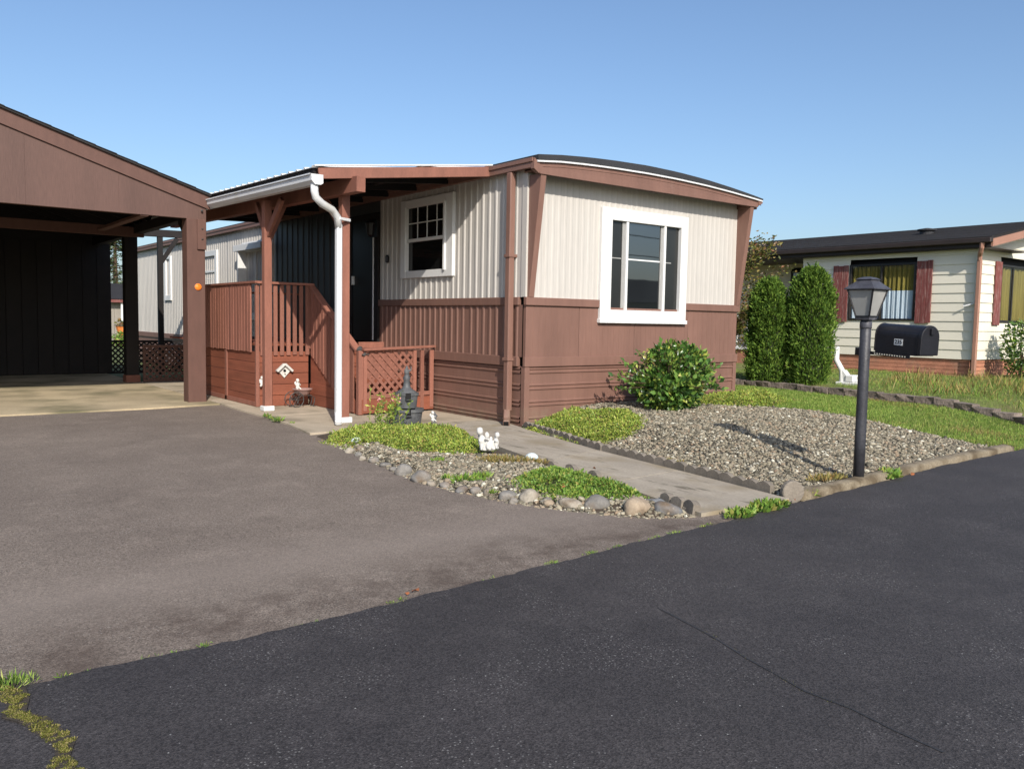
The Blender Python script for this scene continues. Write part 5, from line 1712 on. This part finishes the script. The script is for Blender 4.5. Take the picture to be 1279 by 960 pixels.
# lawn blades, dense in front and thinner behind
def lawn_blades(name, poly, n, size, label, wid=.11):
    x, y = scatter(poly, n)
    z = np.array([hlawn(a, b) for a, b in zip(x, y)])
    dry = vnoise(x, y, 1.0, 7.0) + RNG.normal(0, .3, len(x)) > .68
    P = np.stack([x, y, z], 1)
    for k, m, nm in ((~dry, MT['grass'], name), (dry, MT['leaf_dry'], "dry_" + name)):
        D = np.stack([np.zeros(k.sum()), np.zeros(k.sum()), np.ones(k.sum())], 1)
        o = leaves(nm, P[k], D, size, m, None, wid, .5, .05)
        tag(o, label if nm == name else "straw-coloured blades mixed through " + label.split(' of ')[-1], "grass", kind='stuff')
lawn_blades("lawn_grass", [(10.2, 4.22), (10.4, 4.08), (13.2, 4.08), (12.7, 6), (12.75, 8.4), (13.0, 11.5), (11.05, 11.5), (11.05, 8.5), (10.6, 8.5), (9.95, 7.4), (10.25, 6.8), (10.1, 5.5)], 75000, .042,
            "short sunlit green grass of the narrow lawn")
lawn_blades("bed_grass", [(12.9, 4.3), (12.9, 8.4), (13.2, 11), (15, 12), (18.9, 12.6), (18.9, 8.4), (20, 8.3), (20, 4.3)], 30000, .055, "longer rough grass of the neighbour's bed", .08)

# tall dry weeds in the neighbour's bed
def weed_stand(poly, n, h, m, label, wid=.06):
    x, y = scatter(poly, n)
    cl = vnoise(x, y, 1.7, 9) + .4
    k = cl > RNG.uniform(-.3, 1.0, len(x))
    x, y, cl = x[k], y[k], cl[k]
    z = np.array([hlawn(a, b) for a, b in zip(x, y)])
    D = np.stack([np.zeros(len(x)), np.zeros(len(x)), np.ones(len(x))], 1)
    o = leaves("tall_weeds", np.stack([x, y, z], 1), D, h * RNG.uniform(.35, 1.2, len(x)) * np.clip(cl + .4, .5, 1.3), m, None, wid, .32, .04)
    tag(o, label, "weeds", kind='stuff')
weed_stand([(13.4, 4.6), (13.3, 8.0), (15.0, 8.4), (18.6, 9.2), (18.6, 7.0), (18, 4.6)], 3000, .20, MT['leaf_dry'], "tall straw-coloured weeds before the neighbour's brick base")
weed_stand([(13.2, 4.5), (13.2, 8.2), (16.0, 8.2), (18.0, 6.5), (18, 4.5)], 3600, .13, MT['leaf_green'], "tall green weeds mixed in the neighbour's bed", .09)

# ------------------------------------------------------------------ shrubs and trees
def crown_points(c, rad, n, lumps=14, shell=.55, seed=0, lo=-.28, hi=.22):
    """points through a lumpy ellipsoid volume, biased to the outside"""
    r = np.random.default_rng(seed)
    d = unit(r.normal(0, 1, (n, 3)))
    L = unit(r.normal(0, 1, (lumps, 3)))
    amp = r.uniform(lo, hi, lumps)
    k = 1 + (np.exp(-((1 - d @ L.T) / .12)) * amp).sum(1)
    q = r.uniform(shell ** 3, 1, n) ** (1 / 3)
    P = d * (k * q)[:, None] * np.array(rad) + np.array(c)
    return P, d

SB = thing("glossy_shrub", (8.7, 7.85, 0.2), "round glossy green shrub against the front skirting below the window", "shrub")
P1, d1 = crown_points((8.50, 7.66, .56), (.66, .48, .39), 4300, 26, .35, 3, -.50, .25)
P2, d2 = crown_points((8.78, 7.72, .78), (.40, .36, .33), 1500, 16, .2, 4, -.35, .45)
P = np.concatenate([P1, P2]); D = np.concatenate([d1, d2])
k = P[:, 2] > hl(P[:, 0], P[:, 1]) + .03
leaves("foliage", P[k], D[k] + np.array([0, 0, .5]), .085, MT['leaf_gloss'], SB, .58, .7, .14)
v, f = [], []
st, sl_, sd = [], [], []
for i in range(26):
    a = RNG.uniform(0, 6.283); q = RNG.uniform(.1, .75)
    top = Vector((8.58 + q * math.cos(a) * .8, 7.70 + q * math.sin(a) * .45, RNG.uniform(.85, 1.06)))
    st.append(tube_vf([(8.52 + .1 * math.cos(a), 7.66 + .06 * math.sin(a), .18), Vector((8.52, 7.66, .5)).lerp(top, .5), top], [.012, .008, .003], 5))
    for t in np.linspace(.72, 1.0, 9):
        sl_.append(Vector((8.52, 7.66, .45)).lerp(top, t)); sd.append((RNG.normal(0, .6), RNG.normal(0, .6), .7))
gl_p, gl_d = [], []
for i in range(85):
    a = RNG.uniform(0, 6.283); e_ = RNG.uniform(-.15, 1.35)
    dr = Vector((math.cos(a) * math.cos(e_) * .70, math.sin(a) * math.cos(e_) * .50, math.sin(e_) * .42))
    c0 = Vector((8.52, 7.66, .55)); tip = c0 + dr * RNG.uniform(1.02, 1.32)
    st.append(tube_vf([c0 + dr * .4, tip], [.006, .002], 4))
    for t in np.linspace(.62, 1.0, 9):
        gl_p.append(tuple((c0 + dr * .4).lerp(tip, t) + Vector(RNG.normal(0, .018, 3)))); gl_d.append((dr.x + RNG.normal(0, .5), dr.y + RNG.normal(0, .5), dr.z + .3 + RNG.normal(0, .4)))
leaves("outer_twigs", np.array(gl_p), np.array(gl_d), .075, MT['leaf_gloss'], SB, .55, .3, .12)["kind"] = "stuff"
for x, y, zt in ((8.62, 7.72, 1.18), (8.98, 7.75, 1.17), (8.12, 7.7, 1.03), (9.05, 7.7, 1.06), (8.75, 7.7, 1.12)):
    base = Vector((x - .05, y, .8))
    st.append(tube_vf([base, (x, y, zt)], [.005, .002], 5))
    for t in np.linspace(.2, 1, 10):
        sl_.append(base.lerp(Vector((x, y, zt)), t)); sd.append((RNG.normal(0, .8), RNG.normal(0, .8), .6))
vv, ff = join(*st)
mesh_obj("stems", vv, ff, MT['bark'], SB)
leaves("young_shoots", np.array([tuple(p) for p in sl_]), np.array(sd), .045, MT['leaf_lime'], SB, .5, .4)["kind"] = "stuff"

FL = thing("flowering_plant", (4.98, 9.0, 0.05), "upright leafy plant with a few pink blooms beside the downspout", "plant")
st, sl_, sd = [], [], []
for i in range(16):
    b = Vector((4.93 + RNG.normal(0, .13), 8.95 + RNG.normal(0, .13), .12)); t_ = b + Vector((RNG.normal(0, .07), RNG.normal(0, .07), RNG.uniform(.2, .42)))
    st.append(tube_vf([b, t_], [.004, .002], 5))
    for t in np.linspace(.1, 1, 16):
        sl_.append(b.lerp(t_, t)); sd.append((RNG.normal(0, 1), RNG.normal(0, 1), .5))
vv, ff = join(*st)
mesh_obj("stems", vv, ff, MT['leaf_green'], FL)
leaves("foliage", np.array([tuple(p) for p in sl_]), np.array(sd), .055, MT['leaf_lime'], FL, .4, .4)
MT['pink'] = mat("pink_petals", (0.55, 0.24, 0.24), .7, (30, .2))
bl = np.array([[5.12, 9.05, .42], [5.16, 9.02, .40], [5.02, 8.95, .38], [5.13, 9.0, .38], [4.9, 9.05, .40]])
bl = np.repeat(bl, 8, 0) + RNG.normal(0, .016, (40, 3))
leaves("blossoms", bl, RNG.normal(0, 1, (40, 3)) + np.array([0, 0, .6]), .028, MT['pink'], FL, .8, .2)

def arborvitae(x, y, z0, H, R, label, seed):
    T_ = thing("arborvitae", (x, y, z0), label, "shrub", "columnar evergreens by the neighbour's house")
    r = np.random.default_rng(seed)
    n = 20000
    t = r.uniform(0, 1, n) ** .85
    a = r.uniform(0, 6.283, n)
    prof = R * np.where(t < .12, .80 + 1.3 * t, np.where(t > .72, np.sqrt(np.clip(1 - ((t - .72) / .285) ** 2, 0, 1)) * .92 + .05, .96))
    lump = 1 + .07 * np.sin(a * 5 + t * 9 + seed) + .06 * np.sin(a * 9 - t * 17) + .05 * np.sin(t * 31 + a * 3)
    lump = lump + .07 * np.sin(a * 2 + t * 5 + seed * 1.7) + .05 * np.sin(a * 14 + t * 40)
    rr = prof * lump * np.where(r.uniform(0, 1, n) < .12, r.uniform(1.0, 1.13, n), r.uniform(.78, 1.02, n))
    P = np.stack([x + rr * np.cos(a), y + rr * np.sin(a), z0 + t * H], 1)
    D = np.stack([np.cos(a) * .55, np.sin(a) * .55, np.full(n, .9)], 1)
    leaves("foliage", P, D, .056 * r.uniform(.5, 1.6, n), MT['leaf_cedar'], T_, .34, .42, .08)
    q = r.uniform(0, 1, 420); aa = r.uniform(0, 6.283, 420); rq = R * .75 * np.sqrt(q)
    PT = np.stack([x + rq * np.cos(aa), y + rq * np.sin(aa), z0 + H * (1.0 - .16 * q) - .02 + .05 * np.sin(aa * 3 + seed)], 1)
    leaves("crown_sprays", PT, np.stack([np.cos(aa) * .25, np.sin(aa) * .25, np.ones(420)], 1), .11 * r.uniform(.5, 1.4, 420), MT['leaf_cedar'], T_, .28, .25, .06)
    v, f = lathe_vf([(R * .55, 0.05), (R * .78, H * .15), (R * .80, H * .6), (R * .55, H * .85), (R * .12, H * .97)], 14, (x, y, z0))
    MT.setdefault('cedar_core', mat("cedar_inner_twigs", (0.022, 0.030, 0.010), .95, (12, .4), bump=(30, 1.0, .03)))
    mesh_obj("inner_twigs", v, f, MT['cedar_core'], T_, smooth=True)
    v, f = lathe_vf([(.07, -.06), (.055, .1), (.04, H * .4)], 8, (x, y, z0))
    mesh_obj("trunk", v, f, MT['bark'], T_)
arborvitae(13.20, 9.52, .28, 1.92, .34, "shorter columnar evergreen nearest the mobile home's corner", 5)
arborvitae(13.52, 8.84, .28, 2.12, .36, "taller columnar evergreen in front of the neighbour's wall", 8)

BT = thing("young_tree", (14.4, 11.35, .3), "slender tree with yellowing leaves between mobile home and neighbour's house", "tree")
st = [tube_vf([(14.4, 11.35, .2), (14.42, 11.30, 1.2), (14.38, 11.25, 2.2), (14.4, 11.15, 3.2)], [.06, .05, .035, .012], 8)]
lp, ld = [], []
for i in range(50):
    z = RNG.uniform(.7, 2.95)
    a = RNG.uniform(0, 6.283)
    Lb = RNG.uniform(.5, 1.05) * (1.1 - abs(z - 2.1) * .25)
    b = Vector((14.4, 11.25, z)); e = b + Vector((math.cos(a) * Lb, math.sin(a) * Lb, Lb * RNG.uniform(.2, .75)))
    st.append(tube_vf([b, b.lerp(e, .5) + Vector((0, 0, .05)), e], [.016, .010, .004], 5))
    for t in np.linspace(.20, 1.03, 125):
        q = b.lerp(e, t) + Vector(RNG.normal(0, .075, 3)); lp.append(tuple(q)); ld.append((math.cos(a) + RNG.normal(0, .6), math.sin(a) + RNG.normal(0, .6), .4))
vv, ff = join(*st)
mesh_obj("trunk", vv, ff, MT['bark'], BT)
leaves("crown", np.array(lp), np.array(ld), .075, MT['leaf_tree'], BT, .5, .6)
# overhanging twigs that reach right towards the neighbour's roof
RS = thing("corner_bush", (19.3, 7.75, .25), "dark leafy bush at the corner of the neighbour's house", "bush")
P, d_ = crown_points((19.78, 7.70, .92), (.40, .45, .70), 2200, 12, .4, 9)
leaves("foliage", P, d_ + np.array([0, 0, .4]), .085, MT['leaf_gloss'], RS, .45, .6)
v, f = join(tube_vf([(19.6, 7.7, .2), (19.62, 7.7, .9)], [.04, .02], 6), tube_vf([(19.65, 7.75, .2), (19.8, 7.8, 1.1)], [.03, .01], 6))
mesh_obj("stems", v, f, MT['bark'], RS)

def fir(x, y, H, R, label, seed):
    T_ = thing("fir_tree", (x, y, -.08), label, "tree", "firs behind the carport")
    r = np.random.default_rng(seed)
    st = [tube_vf([(x, y, -.1), (x, y, H)], [.22, .03], 8)]
    lp, ld = [], []
    for i in range(90):
        z = H * r.uniform(.08, .98)
        a = r.uniform(0, 6.283)
        L_ = R * (1 - z / H) ** .8 + .15
        b = Vector((x, y, z)); e = b + Vector((math.cos(a) * L_, math.sin(a) * L_, -L_ * .22))
        st.append(tube_vf([b, e], [.03, .008], 4))
        for t in np.linspace(.1, 1, 34):
            lp.append(tuple(b.lerp(e, t) + Vector(r.normal(0, .11, 3)))); ld.append((math.cos(a) + r.normal(0, .7), math.sin(a) + r.normal(0, .7), -.1))
    vv, ff = join(*st)
    mesh_obj("trunk", vv, ff, MT['bark'], T_)
    leaves("crown", np.array(lp), np.array(ld), .24, MT['leaf_fir'], T_, .28, .5)
fir(11.3, 52, 7.2, 2.0, "fir tree seen through the carport gap above the distant roof", 21)
fir(8.6, 56, 6.0, 1.9, "second fir half hidden behind the carport wall", 22)

FH = thing("distant_house", (10, 46, 0), "small grey-tan house with rusty eave seen through the carport gap", "house")
board("wall", 4.0, 10.9, 46.0, 52, -.05, 2.0, MT['nb_trim'], FH, 0)
MT['far_wall'] = mat("greyed_tan_wall", (0.26, 0.235, 0.20), .8, (2, .1))
for i in range(7):
    board("wall_panel", 4.0 + i * .985, 4.975 + i * .985, 45.96, 46.0, 0.0, 1.95, MT['far_wall'], FH, .005)
board("eave", 3.8, 11.1, 45.5, 45.6, 1.95, 2.12, MT['shutter'], FH)
v, f = prism([(45.45, 2.12), (52.5, 2.12), (49, 3.0)], 'x', 3.8, 11.1)
fixn(mesh_obj("roof", v, f, MT['shingle'], FH))
board("porch_post", 10.15, 10.27, 45.62, 45.74, 0, 1.95, MT['white'], FH)
OP = thing("orange_planter", (9.95, 43, 0), "orange garden tub on the far lawn seen through the carport gap", "planter")
v, f = lathe_vf([(.30, -.08), (.42, .35), (.46, .40), (.40, .40), (.36, .30)], 14, (9.75, 43, 0.4))
MT['tub_orange'] = mat("orange_plastic", (.62, .20, .05), .6, (5, .1))
mesh_obj("tub", v, f, MT['tub_orange'], OP)
v, f = lathe_vf([(.5, -.5), (.5, -.1)], 14, (9.75, 43, 0.4))
mesh_obj("plinth", v, f, MT['brick'], OP)
P, d_ = crown_points((9.75, 43, .85), (.4, .4, .25), 260, 6, .2, 5)
leaves("foliage", P, d_, .14, MT['leaf_tree'], OP)
CB_ = thing("far_bush", (9.7, 40, -.05), "low green bush on the far lawn behind the lattice", "bush")
P, d_ = crown_points((9.3, 40, .25), (.7, .6, .4), 900, 6, .2, 15)
leaves("foliage", P, d_, .14, MT['leaf_green'], CB_)

# ------------------------------------------------------------------ garden ornaments
def blob(name, balls, m, parent=None, wloc=(0, 0, 0), voxel=.006):
    """one continuous carved figure grown from overlapping ellipsoids"""
    bm = bmesh.new()
    for (x, y, z), (rx, ry, rz_) in balls:
        r = bmesh.ops.create_icosphere(bm, subdivisions=2, radius=1.0)
        for v in r['verts']:
            v.co = Vector((v.co.x * rx + x, v.co.y * ry + y, v.co.z * rz_ + z))
    me = bpy.data.meshes.new(name)
    bm.to_mesh(me); bm.free()
    me.materials.append(m)
    o = link(bpy.data.objects.new(name, me), parent, wloc)
    md = o.modifiers.new("remesh", 'REMESH')
    md.mode = 'VOXEL'; md.voxel_size = voxel; md.use_smooth_shade = True
    s_ = o.modifiers.new("smooth", 'SMOOTH'); s_.iterations = 2
    return o
def cherub(x, y, s, lean=0.0):
    """seated child figure with folded legs and small wings: (offset, radii) list"""
    B = [((lean * .05, 0, .060), (.034, .028, .052)), ((lean * .09, -.004, .140), (.027, .027, .030)), ((lean * .07, 0, .105), (.013, .013, .02)), ((lean * .09, .006, .156), (.026, .024, .018)),
         ((.024, -.028, .020), (.017, .038, .017)), ((-.024, -.028, .020), (.017, .038, .017)), ((.034, -.018, .075), (.011, .024, .012)), ((-.034, -.012, .070), (.011, .020, .014)),
         ((.026, -.064, .012), (.011, .016, .010)), ((-.026, -.064, .012), (.011, .016, .010)), ((.016, -.04, .085), (.010, .022, .010)),
         ((.026, .026, .100), (.020, .008, .030)), ((-.026, .026, .100), (.020, .008, .030))]
    return [((x + a * s, y + b * s, c * s), (p * s, q * s, r * s)) for (a, b, c), (p, q, r) in B]
CS = thing("cherub_statue", (4.93, 6.80, 0.10), "white plaster pair of small winged cherubs on the bed edge", "statue")
o = blob("figures", cherub(-.045, .010, 1.28, -.3) + cherub(.050, .0, .92, .5) + [((.085, -.01, .12), (.011, .011, .035)), ((.0, .0, .0), (.105, .060, .024)), ((.01, 0, .05), (.05, .03, .04))], MT['marble'], CS, (4.93, 6.80, .10))
o.rotation_euler = (0.05, -0.10, math.radians(-35))
SF = thing("plaster_figurine", (5.50, 8.80, .18), "tiny white plaster angel standing in the ground cover by the walk", "figurine")
blob("figure", cherub(0, 0, .75), MT['marble'], SF, (5.46, 8.72, .14))
WF = thing("wall_cherub", (4.62, 12.25, .35), "small white cherub plaque hung on the deck skirting beside the post", "ornament")
o = blob("figure", [((a, b * .5, c), r) for (a, b, c), r in cherub(0, 0, .95)], MT['bisque'], WF, (4.675, 12.265, .33))
o.rotation_euler = (0, 0, math.radians(-10))

DO = thing("birdhouse_plaque", (5.03, 12.28, .5), "white diamond-shaped birdhouse ornament hung on the deck skirting", "ornament")
v, f = prism([(5.03, .455), (5.125, .56), (5.03, .655), (4.935, .56)], 'y', 12.285, 12.305)
fixn(mesh_obj("front", v, f, MT['bisque'], DO))
for s in (1, -1):
    beam("roof_slat", (5.03, 12.27, .668), (5.03 + s * .125, 12.27, .555), .035, .07, MT['marble'], DO, .006, (0, 1, 0))
v, f = lathe_vf([(.022, 0), (.022, .006)], 14)
mesh_obj("entrance_hole", [(5.035 + a, 12.284 - c, .565 + b) for a, b, c in v], f, MT['door'], DO)
beam("perch", (5.035, 12.285, .52), (5.035, 12.25, .52), .008, .008, MT['bark'], DO, 0)

PC = thing("planter_cart", (5.22, 12.05, .03), "little dark iron cart carrying a dusty pink bowl by the deck", "planter")
v, f = lathe_vf([(.02, .0), (.07, .012), (.11, .05), (.135, .10), (.150, .105), (.150, .120), (.128, .118), (.10, .09)], 22, (5.22, 12.05, .185))
mesh_obj("bowl", v, f, MT['terracotta'], PC, smooth=True)
def ring(c, R_, r_, axis):
    pts = []
    for k in range(25):
        a = 2 * math.pi * k / 24
        pts.append((c[0] + (R_ * math.cos(a) if axis == 'y' else 0), c[1] + (R_ * math.cos(a) if axis == 'x' else 0), c[2] + R_ * math.sin(a)))
    return tube_vf(pts, r_, 6, False)
for yy in (11.96, 12.14):
    parts = [ring((5.09, yy, .145), .112, .007, 'y')]
    for k in range(6):
        a = k * math.pi / 3
        parts.append(tube_vf([(5.09, yy, .145), (5.09 + .11 * math.cos(a), yy, .145 + .11 * math.sin(a))], .004, 5))
    v, f = join(*parts)
    mesh_obj("wheel", v, f, MT['iron'], PC)
parts = [tube_vf([(5.09, 11.96, .145), (5.09, 12.14, .145)], .006, 6)]
for yy in (12.0, 12.1):
    parts += [tube_vf([(5.09, yy, .145), (5.20, yy, .20), (5.34, yy, .20), (5.40, yy, .16), (5.385, yy, .08), (5.37, yy, .03), (5.41, yy, .03)], .006, 6)]
v, f = join(*parts)
mesh_obj("frame", v, f, MT['iron'], PC)
PF = thing("bowl_cherub", (5.14, 12.02, .30), "small white cherub sitting on the rim of the pink bowl", "figurine")
blob("figure", cherub(0, 0, .95), MT['bisque'], PF, (5.13, 12.02, .295))

FT = thing("tiered_fountain", (5.52, 9.42, .03), "two-tiered dark grey tub fountain with a figure on top", "fountain")
fx, fy = 5.50, 9.42
for nm, r, z0, z1 in (("lower_tub", .215, .02, .235), ("upper_tub", .150, .245, .440)):
    h = z1 - z0
    v, f = lathe_vf([(r * .86, 0), (r * .97, h * .8), (r * 1.05, h * .82), (r * 1.05, h), (r * .95, h), (r * .9, h * .86), (.01, h * .85)], 28, (fx, fy, z0))
    t_ = mesh_obj(nm, v, f, MT['tub'], FT)
    d = Vector((-.46, -.89))
    px_, py_ = fx + d.x * r * .98 + .02, fy + d.y * r * .98
    o = board("spout_notch", px_ - .035, px_ + .035, py_ - .02, py_ + .04, z1 - .075, z1 + .002, MT['door'], t_, .004)
    o.rotation_euler = (0, 0, -.5)
    board("spout_lip", px_ - .045, px_ + .03, py_ - .045, py_ + .01, z1 - .085, z1 - .076, MT['tub'], t_, .003)
v, f = lathe_vf([(.135, 0), (.13, .015), (.07, .05), (.045, .09), (.04, .16), (.05, .19), (.035, .22), (.02, .25)], 18, (fx, fy, .435))
mesh_obj("pedestal", v, f, MT['tub'], FT, smooth=True)
o = blob("figure", [((0, 0, .03), (.036, .03, .05)), ((0, 0, .085), (.022, .022, .024)), ((.03, -.01, .06), (.034, .012, .012)), ((-.03, -.01, .05), (.014, .012, .034)), ((.055, -.012, .085), (.010, .010, .034)), ((.0, .0, .112), (.012, .012, .016))], MT['tub'], FT, (fx, fy, .66))

GL_ = thing("garden_lantern", (5.80, 9.25, .03), "tiny dark pagoda lantern at the edge of the paving", "lantern")
v, f = lathe_vf([(.035, 0), (.035, .02), (.016, .03), (.016, .06), (.032, .065), (.030, .10), (.05, .105), (.018, .14), (.006, .165)], 6, (5.80, 9.22, .03))
mesh_obj("body", v, f, MT['tub'], GL_)
for x, y, z, lab in ((4.15, 8.15, .05, "pale blue glass dome lying at the driveway edge of the bed"), (5.06, 6.28, .06, "pale blue glass dome beside the walk near the statue")):
    D_ = thing("glass_dome", (x, y, z), lab, "ornament", "glass domes in the bed")
    v, f = lathe_vf([(.062, 0), (.066, .012), (.055, .036), (.03, .052), (.004, .057)], 18, (x, y, z))
    mesh_obj("shell", v, f, MT['sill'], D_, smooth=True)
    v, f = lathe_vf([(.05, -.04), (.05, .0)], 14, (x, y, z))
    mesh_obj("stand", v, f, MT['tub'], D_)
# white curved ornament by the evergreens
WO = thing("white_garden_ornament", (14.05, 8.55, .34), "white curved garden ornament on a flat base right of the taller evergreen", "ornament")
v, f = tube_vf([(14.05, 8.60, 1.02), (14.02, 8.62, .92), (14.0, 8.60, .78), (14.06, 8.52, .60), (14.08, 8.50, .42), (14.08, 8.50, .34)], [.02, .055, .05, .05, .07, .08], 10)
mesh_obj("stem", v, f, MT['white'], WO, smooth=True)
board("base", 13.95, 14.25, 8.10, 8.58, .33, .39, MT['white'], WO, .015)
board("block", 14.0, 14.2, 8.25, 8.42, .39, .52, MT['white'], WO, .02)
v, f = prism([(8.50, .39), (8.30, .39), (8.48, .60)], 'x', 14.02, 14.16)
fixn(mesh_obj("gusset", v, f, MT['white'], WO))
# fallen leaves
P = np.array([[2.14, 3.60, .012], [2.17, 3.61, .012], [2.10, 3.60, .014], [7.75, 3.93, .02], [7.8, 3.94, .02], [7.7, 3.92, .02], [4.2, 4.92, .14], [4.22, 4.88, .12], [4.19, 4.86, .10], [4.25, 4.9, .12], [4.9, 5.25, .14], [5.75, 3.84, .02], [5.7, 3.85, .02]])
o = leaves("fallen_leaves", P, RNG.normal(0, 1, (len(P), 3)) * np.array([1, 1, .04]), .055, MT['leaf_litter'], None, .5, .1)
tag(o, "few rust-coloured fallen leaves on road edge and bed", "leaves", kind='stuff')

# ------------------------------------------------------------------ across the street: what the picture window mirrors
OH = thing("house_across_street", (30, -13, 0), "long dark-roofed house across the street mirrored in the picture window", "house")
board("wall", 21, 40, -20, -13.6, -.08, 2.45, MT['far_wall'], OH, 0)
v, f = prism([(-20.6, 2.45), (-13.0, 2.45), (-16.8, 3.85)], 'x', 20.4, 40.6)
fixn(mesh_obj("roof", v, f, MT['shingle'], OH))
for x in (23, 28, 33.5):
    w, bd = None, None
    o = board("window", x, x + 1.8, -13.62, -13.57, 1.0, 2.1, MT['white'], OH)
    board("pane", x + .1, x + 1.7, -13.575, -13.55, 1.1, 2.0, MT['glass_dim'], o, 0)
board("door", 31, 32, -13.62, -13.56, 0.1, 2.15, MT['shutter'], OH)
for i, (x, lab) in enumerate(((8.0, "utility pole left of the house across the street"), (52.0, "utility pole right of the house across the street"))):
    UP = thing("utility_pole", (x, -9.5, 0), lab, "utility pole", "poles across the street")
    v, f = tube_vf([(x, -9.5, -.1), (x, -9.5, 8.0)], [.14, .10], 8)
    mesh_obj("pole", v, f, MT['bark'], UP)
    board("crossarm", x - .06, x + .06, -10.3, -8.7, 7.3, 7.42, MT['bark'], UP)
for i, (yy, z, lab) in enumerate(((-9.0, 6.9, "upper utility wire across the street"), (-9.5, 6.1, "middle utility wire across the street"), (-10.0, 5.3, "lower utility wire across the street"))):
    pts = [(8 + 44 * t, yy, z - .9 * 4 * t * (1 - t)) for t in np.linspace(0, 1, 24)]
    v, f = tube_vf(pts, .022, 5)
    tag(mesh_obj("utility_wire", v, f, MT['black']), lab, "wire", "wires across the street")
